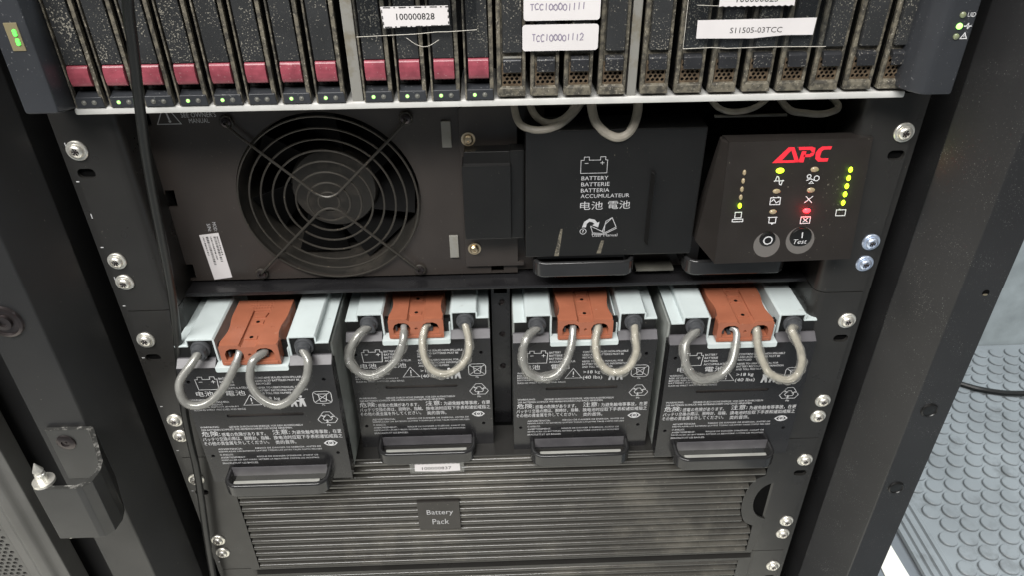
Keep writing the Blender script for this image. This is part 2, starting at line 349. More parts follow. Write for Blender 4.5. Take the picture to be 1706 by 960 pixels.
# inner dark walls of the cabinet
f = MB(); f.box(-300, 300, 480, 484, Z0, Z1); obj('rear_panel', f, 'void', rack)
for s in (-1, 1):
    xs = sorted((s * 298, s * 301)); f = MB(); f.box(xs[0], xs[1], 48.5, 480, Z0, Z1); obj('side_panel', f, 'post', rack)
f = MB(); f.box(-430, -301.5, -20, -17, Z0, Z1); obj('gap_shade_sheet', f, 'post', rack)  # added black sheet, stands in for the dark gap beside the door
# hinge bracket on the left post
f = MB()
zt, zb = -175, -220
out = [(-294, -36.2), (-265, -36.2), (-263, -38.2), (-245, -67), (-243.2, -75), (-244.5, -83), (-248.5, -87.4), (-252, -88), (-276.5, -88),
       (-276.5, -85.6), (-252.5, -85.6), (-248.5, -83.5), (-245.8, -75.4), (-247.5, -67.5), (-264.8, -40.4), (-267, -38.8), (-294, -38.8)]
f.prism(out, zb, zt, 'z', 0.5)
hb = obj('hinge_bracket', f, 'bracket', rack)
f = MB(); f.prism(out, zt - .2, zt + .12, 'z'); obj('worn_edge', f, 'worn', hb)
f = MB(); f.lathe((-273.2, -82.2, 0), [(0.01, -225.5), (2.2, -224.5), (3.0, -222), (3.0, -168), (2.6, -167.5), (2.6, -166), (3.0, -165.5), (0.3, -159.5), (0.01, -159.5)], 'z', 18); obj('hinge_pin', f, 'nickel', hb)
f = MB(); f.lathe((-272.6, -82.5, 0), [(3.1, -174.9), (6.2, -174.9), (6.2, -173.1), (3.1, -173.1)], 'z', 22); obj('washer', f, 'nickel', hb)
def screw_mb(c, R=5.7, wash=True):
    f = MB(); x, y, z = c
    f.lathe(c, [(R, -0.5), (R, 0.7), (R * .93, 1.2), (R * .72, 1.25), (R * .68, 2.4), (R * .56, 3.2), (R * .40, 3.5), (R * .36, 2.7), (R * .18, 2.5), (R * .12, 2.9), (0.01, 3.0)], 'y', 26)
    return f
f = MB(); f.lathe((-284, -38.8, -186), [(6.2, 0), (6.0, 0.8), (4.4, 1.5), (2.7, 1.6), (2.4, 0.8), (0.9, 0.8), (0.8, 1.3), (0.01, 1.3)], 'y', 24); obj('hinge_screw', f, 'darkscrew', hb)
f = MB(); f.lathe((-288, -36, -90.5), [(11, 0), (10.4, 1.4), (8.8, 2.0), (8.2, 0.6), (5.0, 0.6), (4.7, 2.4), (2.2, 2.6), (1.8, 1.4), (0.01, 1.4)], 'y', 28); obj('bolt', f, 'darkscrew', pl)

# ---------------- open perforated door at the left
dr = thing('rack_door', 'open rack door painted lit grey, with fine perforated mesh beyond left post', 'rack door', (-330, -48, -600))
f = MB(); f.prism([(-322, -46), (-329, -46), (-331, -49.5), (-339, -49.5), (-343, -46), (-352, -44), (-352, -30), (-322, -30)], -580, 310, 'z', 1.5); obj('frame', f, 'door', dr)
f = MB()
hs = [circ(-357.2 - 4.8 * i - (2.4 if j % 2 else 0), -250 - 4.1 * j, 1.65, 8) for j in range(22) for i in range(6)]
f.plate(rect(-386, -352.2, -341, -246), hs, -42, -40.6); f.box(-410, -386.05, -42, -40.6, -341, -246); f.box(-410, -352.2, -42, -40.6, -580, -341.05); f.box(-410, -352.2, -42, -40.6, -245.95, 300); obj('mesh_panel', f, 'door', dr)
f = MB(); f.box(-410, -352.2, -30.5, -30, -580, 300); obj('backing', f, 'void', dr)

# ================================================================== DRIVE ENCLOSURE (top)
enc = thing('drive_enclosure', 'silver lipped drive enclosure with charcoal end caps at the top of the rack', 'drive enclosure', (0, 0, 24))
f = MB(); f.box(-218.9, 219.0, -13.6, -6, 24.6, 28.6, 1.1); f.box(-218, 218.5, -6.2, 40, 26.6, 28.4); obj('front_lip', f, 'alu', enc)
f = MB(); f.box(-219, 219, 42, 300, 26, 112); f.box(-219, 219, -8, 300, 110, 113); obj('cage', f, 'void', enc)
for x0, x1 in ((-74.6, -68.8), (69.6, 74.4)):
    f = MB(); f.box(x0, x1, -12.5, 42, 28.5, 110, 0.5); obj('divider', f, 'divider', enc)
f = MB(); f.hull8([(-234, -30, 31.4), (-217.2, -30, 31.4), (-217.2, 4, 25), (-234, 4, 25), (-234, -30, 112), (-217.2, -30, 112), (-217.2, 4, 112), (-234, 4, 112)], 1.6)
el = obj('end_cap', f, 'bezel_ear', enc, 'left end cap with number window')
f = MB(); f.hull8([(-227.6, -30.4, 62.6), (-221.4, -30.4, 62.6), (-221.4, -29, 62.6), (-227.6, -29, 62.6), (-227.6, -30.4, 75.6), (-221.4, -30.4, 75.6), (-221.4, -29, 75.6), (-227.6, -29, 75.6)], 0.25); win = obj('window', f, 'tan', el)
f = MB()
for z0, z1 in ((65.2, 68.6), (69.4, 72.8)): f.prism([(-223.7, z0), (-222.8, z0 + .5), (-222.8, z1 - .5), (-223.7, z1), (-224.4, z1 - .5), (-224.4, z0 + .5)], -30.9, -30.3, 'y')
obj('number_segments', f, 'g_led', win)
f = MB(); f.prism([(211, 6), (211, -18), (213, -24), (217, -29), (220, -30), (233.4, -30), (233.4, 6)], 31.6, 112, 'z', 1.4); er = obj('end_cap', f, 'bezel_ear', enc, 'right end cap with status lights')
for x, z, m_ in ((226.0, 71.2, 'off2'), (226.0, 65.9, 'w_led'), (226.0, 61.0, 'off2')):
    f = MB(); f.lathe((x, -29.9, z), [(1.5, 0), (1.4, 0.7), (0.9, 1.1), (0.01, 1.2)], 'y', 18); obj('status_light', f, m_, er)
f = MB(); y = -30.2
f.text('UID', 228.4, 232.3, 70.2, 72.3, y)
f.stroke([(228.2, 65.9), (229.3, 65.9), (229.9, 67.0), (230.5, 64.6), (231.0, 65.9), (232.0, 65.9)], 0.55, y); f.stroke([(230.2, 64.6), (230.2, 67.4)], 0.5, y)
f.stroke([(228.2, 60.0), (231.4, 60.0), (229.8, 62.7)], 0.5, y, True); f.stroke([(229.8, 60.7), (229.8, 61.7)], 0.4, y); printed('symbols', f, er)

# ---------------- hard drives
def holes_grid(x0, nx, z0, nz, px, pz, r): return [circ(x0 + px * i + (px / 2 if j % 2 else 0), z0 + pz * j, r, 8) for j in range(nz) for i in range(nx - (j % 2))]
def make_drive(x):
    t = thing('hard_drive', None, 'hard drive', (x + 8, 10, 28.7))
    f = MB()
    f.box(x, x + 1.0, -14.4, -11.6, 28.8, 106, 0.3); obj('rail', f, 'rim', t)
    f = MB(); f.box(x + 12.9, x + 15.0, -13.8, -11.0, 28.8, 106, 0.4); obj('rail', f, 'rim', t)
    f = MB(); f.box(x + .3, x + 12, -12.2, 40, 44, 106); f.box(x + .3, x + 14.8, -6.4, 40, 29, 44.1); f.box(x + 12, x + 14.8, -9, 40, 44.1, 106); obj('carrier', f, 'blade', t)
    f = MB(); f.hull8([(x + .6, -14.4, 28.8), (x + 14.9, -14.4, 28.8), (x + 14.9, -6, 28.8), (x + .6, -6, 28.8), (x + 1.0, -14.4, 34.2), (x + 14.5, -14.4, 34.2), (x + 14.5, -9, 36), (x + 1.0, -9, 36)], 0.35); fo = obj('foot', f, 'bezel_ear', t)
    f = MB(); f.hull8([(x + 2.1, -14.4, 50.9), (x + 12.6, -14.4, 50.9), (x + 12.6, -12.4, 50.9), (x + 2.1, -12.4, 50.9), (x + 1.8, -14.8, 106), (x + 11.8, -14.8, 106), (x + 11.8, -12.4, 106), (x + 1.8, -12.4, 106)], 0.4); obj('lever', f, 'dusty', t)
    f = MB(); f.prism([(-12.4, 50.5), (-14.3, 50.4), (-15.1, 49.4), (-15.6, 47.2), (-15.7, 44.6), (-15.4, 42.2), (-14.9, 40.6), (-14.2, 39.9), (-12.4, 39.8)], x + 2.2, x + 12.6, 'x', 0.35); obj('latch', f, 'maroon', t)
    f = MB(); f.plate(rect(x + 1.2, x + 12.8, 35.8, 39.8), [c for c in holes_grid(x + 3.4, 5, 37.0, 2, 2.2, 1.7, 0.65)], -6.6, -6.05); obj('vent', f, 'ear', t)
    return t, fo
def add_lamp(t, fo, x, lit):
    for k, dx in enumerate((5.0, 10.2)):
        f = MB(); f.lathe((x + dx, -14.4, 31.5), [(1.25, 0), (1.25, 0.25), (0.95, 0.3), (0.9, 0.1)], 'y', 16); rg = obj('lamp_ring', f, 'ring', fo)
        f = MB(); f.lathe((x + dx, -14.4, 31.5), [(0.85, -0.2), (0.8, 0.3), (0.5, 0.55), (0.01, 0.6)], 'y', 14); obj('lamp', f, 'w_led' if (lit and k == 0) else 'ring', rg)
G1 = [-216.8 + 17.72 * i for i in range(8)]; G2 = [-68.0 + 17.55 * i for i in range(4)]
DL = [('hard drive with maroon latch and no lit lamp, beside left end cap', 0), ('maroon latch hard drive with green lamp, just left of hanging cable', 1),
      ('maroon latch hard drive with unlit lamps, just right of hanging cable', 0), ('maroon latch hard drive with green lamp, second right of hanging cable', 1),
      ('maroon latch hard drive with green lamp, third right of hanging cable', 1), ('unlit maroon latch hard drive between two lit ones, above the fan', 0),
      ('maroon latch hard drive with green lamp, second left of the grey divider', 1), ('maroon latch hard drive with green lamp, just left of the grey divider', 1),
      ('lit maroon latch hard drive just right of divider, left of the number label', 1), ('lit maroon latch hard drive under the middle of the dashed number label', 1),
      ('lit maroon latch hard drive under the right end of the dashed number label', 1), ('rightmost maroon latch hard drive, beside the plain black blanks', 1)]
proto = None
for i, x in enumerate(G1 + G2):
    if proto is None: t, fo = make_drive(x); proto = (t, x)
    else:
        p0, px = proto; t = p0.copy(); col.objects.link(t); t.location = p0.location + Vector((x - px, 0, 0)) * S
        for ch in [c for c in p0.children]:
            c = ch.copy(); col.objects.link(c); c.parent = t
            if ch.name.startswith('foot'): fo = c
        t.rotation_euler = (0, 0, 0)
    tag(t, DL[i][0], None, 'hard drives with maroon latches')
for i, x in enumerate(G1 + G2):
    t = [o for o in col.objects if o.get('label') == DL[i][0]][0]
    fo = [c for c in t.children if c.name.startswith('foot')][0]; add_lamp(t, fo, x, DL[i][1])
def make_blank(x):
    t = thing('drive_blank', None, 'drive blank', (x + 7.6, 10, 28.7))
    f = MB(); f.box(x, x + 14.8, -12.4, -10, 30.4, 106, 0.5); f.box(x, x + 2.2, -14.2, -10, 30.4, 106, 0.6); f.box(x + 12.9, x + 14.8, -13.8, -10, 30.4, 106, 0.6); obj('body', f, 'rim', t)
    f = MB(); f.box(x + .4, x + 14.4, -10, 40, 30.6, 106); obj('core', f, 'blade', t)
    f = MB(); f.hull8([(x, -14.8, 30.2), (x + 14.8, -14.8, 30.2), (x + 14.8, -9.8, 30.2), (x, -9.8, 30.2), (x + 1.0, -14.8, 34.8), (x + 13.8, -14.8, 34.8), (x + 12.8, -11.6, 36.0), (x + 2.4, -11.6, 36.0)], 0.6); obj('foot', f, 'rim', t)
    f = MB(); f.hull8([(x + 3.2, -15.0, 53), (x + 12.8, -15.0, 53), (x + 13.6, -9, 53), (x + 2.4, -9, 53), (x + 3.2, -16.2, 106), (x + 12.6, -16.2, 106), (x + 13.4, -9, 106), (x + 2.4, -9, 106)], 0.5); obj('cover', f, 'dusty', t)
    f = MB(); f.prism([(-9, 50.6), (-14.6, 50.4), (-16.0, 49.2), (-16.4, 43.4), (-15.6, 43.0), (-14.6, 46.6), (-9, 47.4)], x + 3.2, x + 12.6, 'x', 0.5); ct = obj('catch', f, 'catch', t)
    f = MB(); f.box(x + 3.3, x + 12.5, -15.2, -13.2, 50.1, 50.75, .2); obj('scuffed_edge', f, 'divider', ct)
    f = MB(); f.plate(rect(x + 2.6, x + 12.8, 35.4, 47.2), holes_grid(x + 4.0, 4, 37.2, 5, 2.5, 1.9, 0.92), -13.2, -12.7); obj('vent', f, 'rust', t)
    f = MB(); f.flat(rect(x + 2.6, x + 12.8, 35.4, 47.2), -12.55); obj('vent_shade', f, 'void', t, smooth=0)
    return t
BX = [1.4, 18.6, 36.0, 53.7] + [76.0 + 18.0 * i for i in range(8)]
BL = ['plain black drive blank just right of the last maroon latch drive', 'black drive blank under the left half of the handwritten labels', 'black drive blank under the right half of the handwritten labels',
      'black drive blank between handwritten labels and the right grey divider', 'black drive blank just right of the right grey divider', 'black drive blank at the left end of the clear taped paper strip',
      'black drive blank under the printed code of the taped strip, left one', 'black drive blank under the printed code of the taped strip, right one', 'black drive blank under the right end of the taped strip',
      'black drive blank third from the right end cap', 'black drive blank second from the right end cap', 'black drive blank next to the right end cap']
bp = None
for i, x in enumerate(BX):
    if bp is None: bp = make_blank(x); t = bp
    else:
        t = bp.copy(); col.objects.link(t); t.location = bp.location + Vector((x - BX[0], 0, 0)) * S
        for ch in list(bp.children): c = ch.copy(); col.objects.link(c); c.parent = t
    tag(t, BL[i], None, 'black drive blanks')

# ---------------- labels stuck across the drives
def sticker(name, label, outline, y, m='paper', cat='label', th=0.25):
    cx = sum(p[0] for p in outline) / len(outline); cz = min(p[1] for p in outline)
    t = thing(name, label, cat, (cx, y, cz)); f = MB(); f.prism(outline, y, y + th, 'y'); obj('paper', f, m, t, smooth=0); return t
t = sticker('clear_tape', 'clear tape sheet over maroon latch drives holding the dashed label', [(-67.4, 62.8), (-8, 65.2), (-8, 104), (-67.4, 104)], -17.3, 'tape', 'tape', 0.05)
f = MB(); f.stroke([(-67.4, 62.9), (-38, 63.8), (-28, 64.6), (-22, 64.6), (-8, 65.3)], 0.28, -17.4); f.tube([(-43, -17.4, 62), (-38, -17.8, 58.6), (-33, -18, 57.8), (-27, -17.6, 60.8)], 0.12, 6, smooth=5); obj('torn_edge', f, 'paperd', t, smooth=0)
t = sticker('number_label', 'white label reading 100000828 with dashed border on the drives', [(-53.6, 66.9), (-21.4, 67.9), (-21.6, 77.0), (-54.3, 76.9)], -17.75)
f = MB(); yy = -17.82
f.text('100000828', -47.0, -28.4, 70.6, 73.7, yy, bold=0.01)
for k in range(13):
    L_ = (2.4, 1.0, 0.8)[k % 3]; x = -53 + 2.5 * k
    f.stroke([(x, 67.35 + .03 * k), (x + L_, 67.38 + .03 * k)], 0.55, yy); f.stroke([(x, 76.5), (x + L_, 76.5)], 0.5, yy)
for z in (68.4, 71.2, 74): f.stroke([(-53.4 - (z - 68) * .06, z), (-53.45 - (z - 68) * .06, z + 1.5)], 0.45, yy); f.stroke([(-21.8, z), (-21.8, z + 1.2)], 0.5, yy)
printed('print', f, t, 'ink')
def hand(f, s, x0, x1, zc, h, y):
    random.seed(s); n = len(s); w_ = (x1 - x0) / n
    for i, ch in enumerate(s):
        z = zc + random.uniform(-.35, .35) + (x0 - x1) * 0 ; k = random.uniform(.9, 1.12)
        wd = w_ * (0.34 if ch == '1' else 0.78)
        c = x0 + w_ * (i + .5)
        P = {'T': [[(-.5, .5), (.5, .5)], [(0, .5), (0, -.5)]], 'C': [[(.5, .35), (.1, .5), (-.4, .3), (-.5, -.1), (-.2, -.5), (.5, -.4)]], '1': [[(.1, .5), (-.1, -.5)]],
             '0': [[(0, .5), (-.5, .2), (-.45, -.3), (0, -.5), (.45, -.3), (.5, .2), (0, .5)]], '2': [[(-.5, .25), (0, .5), (.5, .25), (.2, -.1), (-.5, -.5), (.5, -.45)]]}[ch]
        for pl_ in P: f.stroke([(c + a * wd, z + b * h * k) for a, b in pl_], 0.42, y)
t = sticker('handwritten_label', 'upper white rounded label with handwriting, its top cut by photo edge', [(p[0], p[1]) for p in rrect(15.0, 52.6, 68.9, 82, 1.6)], -17.0)
f = MB(); hand(f, 'TCC100001111', 18, 45.5, 75.4, 3.0, -17.08); printed('print', f, t, 'pen')
t = sticker('handwritten_label', 'lower white rounded label with handwriting above two drive blanks', rrect(14.4, 52.3, 54.2, 67.0, 1.6), -17.0)
f = MB(); hand(f, 'TCC100001112', 19, 45, 60.7, 3.2, -17.08); printed('print', f, t, 'pen')
t = sticker('clear_tape', 'wrinkled clear tape sheet over black drive blanks around paper strip', [(95.5, 54.0), (168.4, 53.8), (166.6, 104), (95.2, 104)], -17.2, 'tape', 'tape', 0.05)
f = MB(); f.stroke([(95.5, 54.0), (110, 54.4), (118, 53.8), (140, 54.2), (168.4, 53.8)], 0.3, -17.3); f.stroke([(95.5, 54), (95.3, 80)], 0.2, -17.3); f.stroke([(100, 75), (112, 74.4)], .2, -17.3); obj('torn_edge', f, 'paperd', t, smooth=0)
t = sticker('code_label', 'long paper strip reading S11505-03TCC under wrinkled tape', [(101.5, 59.0), (130, 58.6), (146, 59.9), (160.3, 59.8), (160.6, 68.1), (130, 67.9), (101.2, 67.8)], -17.55)
f = MB(); f.text('S11505-03TCC', 118.0, 144.2, 61.3, 64.0, -17.63); printed('print', f, t, 'ink')
t = sticker('number_label', 'white number label with ragged edge at the top photo edge, over taped strip', [(110.8, 74.0)] + [(111 + 1.55 * k, 73.9 + (.5 if k % 2 else 0)) for k in range(1, 24)] + [(148, 73.9), (147.8, 88), (110.4, 88)], -17.6)
f = MB(); f.text('100000823', 119, 139.5, 76.0, 79.4, -17.68); printed('print', f, t, 'ink')

# ================================================================== UPS
ups = thing('ups_unit', 'black rack UPS with round fan guard, battery door and lit display panel', 'UPS', (0, 30, -254))
# front sheet with fan opening and square holes
FC = (-105.2, -49.3)
sq = [[(-206, -40.2), (-200.2, -40.2), (-200.8, -52), (-207.6, -52)], rect(-210, -202.2, -106, -94.3), rect(-4.8, 3.6, -106, -100.4), rect(-208, -202, 2, 12)]
f = MB(); f.plate(rect(-214, 13, -107.2, 26), [circ(FC[0], FC[1], 57.4, 64)] + sq, 30, 32); fp = obj('front_panel', f, 'panel', ups)
f = MB()
f.stroke([(-198.4, 2.6), (-184.6, 2.6), (-191.5, 15)], 0.55, 29.85, True); f.stroke([(-190.9, 5.2), (-191.8, 11)], 0.9, 29.85); f.flat(circ(-190.8, 4.2, .8, 10), 29.85)
f.text("SEE OWNER'S", -183.6, -163.2, 6.4, 9.5, 29.85); f.text('MANUAL', -179.7, -167.9, 2.9, 5.7, 29.85)
fr = lambda u, v: (u, 29.85, v)
def down(f, s, xl, zt, L, h, y): f.text(s, 0, L, 0, h, y, fr=lambda u, v: (xl + v + u * 0.0, y, zt - u))
down(f, 'MOD:', -182.2, -63.2, 6.6, 2.2, 29.85); down(f, 'S/N:', -185.9, -64.2, 5.6, 2.2, 29.85)
printed('printing', f, fp, 'printdim')
for x, z in ((-29.3, -7.2), (-28.8, -85.1)):
    f = MB(); f.box(x - 2.9, x + 2.9, 28.4, 30, z - 8.3, z + 8.3, 0.3); obj('grey_pad', f, 'divider', fp)
# fan
f = MB(); f.lathe((FC[0], 32, FC[1]), [(57.4, 0), (57.2, -3), (55, -9), (55, -40)], 'y', 64, caps=False); obj('fan_duct', f, 'fan', ups)
f = MB(); f.box(-162, -48, 71, 73, -107, 9); obj('fan_back', f, 'void', ups)
f = MB(); f.lathe((FC[0], 66, FC[1]), [(28, -8), (28, 17), (26.5, 19.6), (20, 20.6), (17, 20.2), (0.01, 20.4)], 'y', 48); obj('fan_hub', f, 'fan', ups)
f = MB()
for k in range(7):
    a0 = 2 * math.pi * k / 7 + .3
    P = []
    for rr, da, yy in ((27, 0, 46), (54, .25, 45), (54, .85, 60), (27, .62, 62)):
        P.append((FC[0] + rr * math.cos(a0 + da), yy, FC[1] + rr * math.sin(a0 + da)))
    f.hull8(P + [(p[0], p[1] + 1.6, p[2]) for p in P])
obj('fan_blades', f, 'blade', ups)
f = MB()
for R in (6.6, 13.2, 20.3, 27.4, 34.5, 41.7, 48.7, 55.8): f.ring((FC[0], 27.2, FC[1]), R, 0.66, 72)
for s in (1, -1):
    f.tube([(FC[0] - 52.5, 28.0, FC[1] + s * 52.6), (FC[0] - 47, 25.8, FC[1] + s * 46), (FC[0] - 12, 25.8, FC[1] + s * 11.5), (FC[0] - 6, 25.8, FC[1] + s * 6), (FC[0], 25.8, FC[1] + s * 4.0), (FC[0] + 6, 25.8, FC[1] + s * 6),
            (FC[0] + 12, 25.8, FC[1] + s * 11.5), (FC[0] + 47, 25.8, FC[1] + s * 46), (FC[0] + 52.5, 28.0, FC[1] + s * 52.6)], 0.85, 8, smooth=5)
    for q in (1, -1): f.ring((FC[0] + q * 52.6, 28.4, FC[1] + s * 52.8), 3.4, 0.85, 20)
g = obj('fan_guard', f, 'wire', ups)
for sx in (1, -1):
    for sz in (1, -1):
        f = MB(); f.lathe((FC[0] + sx * 52.6, 29.6, FC[1] + sz * 52.8), [(3.3, 0), (3.3, 1.6), (2.8, 2.6), (1.4, 3.0), (1.1, 1.8), (0.01, 1.8)], 'y', 18); obj('guard_screw', f, 'darkscrew', ups)
# model sticker with tiny lines
t = sticker('serial_label', 'narrow white serial label stuck upright left of the fan', [(-192.4, -72.3), (-179.8, -70.9), (-178.4, -105.0), (-190.6, -106.6)], 29.6, 'paper')
f = MB(); random.seed(3)
for k, (xx, n) in enumerate(((-190.2, 13), (-187.8, 20), (-185.4, 15), (-182.9, 19), (-181.2, 12))):
    z = -73.5
    for j in range(n):
        hgt = random.choice((0.35, 0.5, 0.8)); wd = (1.5 if k in (1, 3) else 0.9)
        q = xx + (z + 72) * -0.03
        f.flat(rect(q - wd / 2, q + wd / 2, z - hgt, z), 29.5); z -= hgt + random.choice((.35, .5, .7))
printed('print', f, t, 'ink')
# dark inside right of the front sheet
for bx in ((13, 218, 62, 66, -108, 40), (-216, -214.2, 28, 300, -112, 26), (217, 220, 8, 300, -250, 26), (-220, -217, 8, 300, -250, -113)):
    f = MB(); f.box(*bx); obj('chassis_wall', f, 'void', ups)
f = MB(); f.box(13, 136, 34, 36, -107.2, -72); obj('lower_sheet', f, 'panel', ups)
# connector plate with its box
f = MB(); f.prism([(-21.5, -100), (17.2, -100), (17.2, -97), (13.2, -97), (13.2, 13), (-17, 13), (-21.5, 9)], 27.2, 29.6, 'y', 0.3); obj('terminal_plate', f, 'panel', ups)
f = MB(); f.box(-20.5, 8.8, 12.5, 27, -71, -20.6, 0.9); f.box(8.0, 17.2, 16, 27, -73, -12.8, 1.2); f.hull8([(-19.5, 16, -20.8), (8.6, 16, -20.8), (8.6, 27, -20.8), (-19.5, 27, -20.8), (-19, 17.2, -13.8), (14, 17.2, -13.8), (14, 27, -13.8), (-19, 27, -13.8)], 0.4); obj('terminal_cover', f, 'plastic', ups)
for x, z in ((-16.3, -9.6), (-15.4, -85.8)):
    f = MB(); f.lathe((x, 27.1, z), [(4.3, 0), (4.3, 0.7), (3.0, 0.75), (2.9, 2.1), (2.1, 2.9), (0.9, 3.0), (0.7, 1.8), (0.01, 1.8)], 'y', 22); f.stroke([(x - 1.9, z - .3), (x + 1.9, z + .3)], .5, 24.0); obj('plate_screw', f, 'brass', ups)
# battery door
f = MB(); f.box(17.2, 122.4, 8, 31, -82.4, 2.2, 1.0); f.prism([(91.6, 8.2), (93.1, 2.2), (94.6, 8.2)], -73, -24.8, 'z', 0.5); bd = obj('battery_door', f, 'plastic', ups)
f = MB(); y = 7.85
f.stroke([(49.8, -24.9), (65.4, -24.9), (65.4, -16.6), (64.2, -16.6), (64.2, -14.6), (61.2, -14.6), (61.2, -16.6), (54.6, -16.6), (54.6, -14.6), (51.6, -14.6), (51.6, -16.6), (49.8, -16.6)], 0.32, y, True)
f.stroke([(51.9, -18.6), (54.2, -18.6)], .35, y); f.stroke([(61.2, -18.4), (63.6, -18.4)], .35, y); f.stroke([(62.4, -19.6), (62.4, -17.2)], .35, y)
for s, x1, z0, z1 in (('BATTERY', 66.5, -29.4, -26.9), ('BATTERIE', 67.5, -33.4, -30.9), ('BATTERIA', 67.6, -37.4, -34.9), ('ACCUMULATEUR', 80.0, -41.2, -38.7)): f.text(s, 50.5, x1, z0, z1, y)
f.text('电池', 50.4, 64.3, -49.2, -43.6, y); f.text('電池', 67.4, 81.0, -49.0, -43.4, y)
f.text('User Manual', 58.8, 74.6, -68.2, -66.2, y)
f.stroke(circ(53.0, -64.2, 1.9, 16), .4, y, True); f.text('?', 52.4, 53.6, -65.3, -63.1, y)
f.flat([(52.2, -61.4), (53.4, -57.4), (56.6, -55.3), (60, -56.2), (61.6, -58.3), (62.9, -57.6), (62.3, -61.6), (58.4, -60.0), (60, -59.2), (58.6, -57.9), (56.6, -57.4), (55.2, -58.8), (54.6, -61.4)], y)
for b in ([(57.5, -60.5), (65, -64.6), (66.4, -59.9)], [(57.5, -60.5), (59, -65.4), (66, -66.0), (65, -64.6)], [(66, -65.8), (73.4, -61.5), (70.6, -55.0), (66.4, -59.6)], [(66.2, -66.6), (73.9, -62.4)], [(58.4, -66.2), (66.2, -66.7)], [(66.4, -59.8), (66, -65.8)], [(70.6, -55), (67.0, -57.2), (66.4, -59.6)]): f.stroke(b, .42, y)
printed('printing', f, bd, 'printdim')
f = MB(); f.flat([(35.4, -81.6), (38.4, -81.6), (40.2, -62), (38.8, -62)], 7.8); obj('dust_streak', f, 'rim', bd, smooth=0); f = MB(); f.flat([(62.2, -80.4), (65.0, -80.4), (66.6, -71), (64.6, -71)], 7.8); obj('dust_streak', f, 'rim', bd, smooth=0)
# pull handles under the door
def flathandle(x0, x1, yb, yf_, z0, z1, r=6, th=3.0, n=8):
    h = th / 2; c = r - h                             # rounded bar swept round the loop
    def arc(cx, cy, a0, a1): return [(cx + c * math.cos(math.radians(a0 + (a1 - a0) * k / n)), cy + c * math.sin(math.radians(a0 + (a1 - a0) * k / n))) for k in range(n + 1)]
    path = [(x0 + h, yb)] + arc(x0 + r, yf_ + r, 180, 270) + arc(x1 - r, yf_ + r, 270, 360) + [(x1 - h, yb)]
    rc = min(h * .95, 1.5); sec = []
    for cu, cv, a0 in ((h - rc, z0 + rc, -90), (h - rc, z1 - rc, 0), (rc - h, z1 - rc, 90), (rc - h, z0 + rc, 180)):
        sec += [(cu + rc * math.cos(math.radians(a0 + 22.5 * k)), cv + rc * math.sin(math.radians(a0 + 22.5 * k))) for k in range(5)]
    f = MB(); rings = []
    for i, p in enumerate(path):
        a, b = path[max(0, i - 1)], path[min(len(path) - 1, i + 1)]; L_ = math.hypot(b[0] - a[0], b[1] - a[1]); nx, ny = (b[1] - a[1]) / L_, -(b[0] - a[0]) / L_
        rings.append([f.bm.verts.new((p[0] + nx * u, p[1] + ny * u, v)) for u, v in sec])
    for A, B in zip(rings, rings[1:]):
        for k in range(len(sec)): f.bm.faces.new((A[k], A[(k + 1) % len(sec)], B[(k + 1) % len(sec)], B[k]))
    return f
f = flathandle(22.2, 87.2, 36, 5, -96.2, -85.2, 8); f.box(26, 83, 9, 26, -96, -94.6); obj('pull_handle', f, 'handle', ups)
f = flathandle(120.0, 186, 36, 5, -97.5, -86.5, 8); obj('pull_handle', f, 'handle', ups)
for a, b in ((92, 117),):
    f = MB(); f.box(a, b, 22, 34, -103.8, -102.2); obj('zinc_strip', f, 'cream', ups)
# chassis lip over the battery bay, bay floor, centre partition
f = MB(); f.box(-216, 216, 17, 80, -112.4, -109.4, 0.5); obj('bay_lip', f, 'front', ups)
f = MB(); f.box(-216, 216, 20, 480, -262, -254.3); f.box(-216, 216, 120, 123, -254, -113); obj('bay', f, 'void', ups)
f = MB(); f.plate(rect(-5.5, 7.6, -254, -114), [circ(1, -139, 1.6, 10), circ(1, -166, 1.6, 10), circ(1, -196, 1.6, 10), rect(-3.5, 5.6, -130, -122)], 38, 40); f.box(-5.5, -4, 40, 300, -254, -114); f.box(6.2, 7.6, 40, 300, -254, -114); obj('partition', f, 'front', ups)
for z in (-137.5, -166, -196):
    f = MB(); f.lathe((2.0, 38, z), [(1.9, 0), (1.9, .9), (1.0, 1.2), (.8, .2), (.01, .2)], 'y', 14); obj('partition_screw', f, 'darkscrew', ups)
# wires behind the drive lip
for P, r_, m_ in (([(10, 40, 26), (11, 22, 14), (13.5, 12, 6.0), (21, 9, 2.6), (31, 9, 2.9), (40, 12, 6), (50, 20, 14), (58, 34, 28)], 2.1, 'oldwire'), ([(18, 42, 22), (22, 20, 9), (31, 12, 5), (42, 14, 9), (52, 26, 20)], 2.1, 'oldwire'),
                  ([(54, 40, 27), (55, 18, 16), (57.5, 11, 5.5), (65, 8, -1.0), (72.5, 8, -2.6), (79, 10, 2.6), (82.5, 18, 13), (83, 40, 26)], 2.7, 'oldwire'),
                  ([(122, 40, 20), (128, 14, 11.5), (142, 10, 10.6), (156, 16, 15), (164, 30, 22)], 1.7, 'oldwire'), ([(160, 40, 26), (167, 14, 11.4), (178, 9, 8.8), (190, 9, 8.6), (197, 13, 12), (188, 30, 20)], 2.0, 'oldwire')):
    f = MB(); f.tube(P, r_, 10, smooth=6); obj('inner_wire', f, m_, ups)
f = MB(); f.box(125.5, 167, 9, 11, 7.2, 8.3); obj('thin_bracket', f, 'cream', ups)
f = MB(); f.box(20, 85, 40, 44, 4, 20); f.box(14, 30, 36, 44, -4, 14); obj('dark_block', f, 'panel', ups)
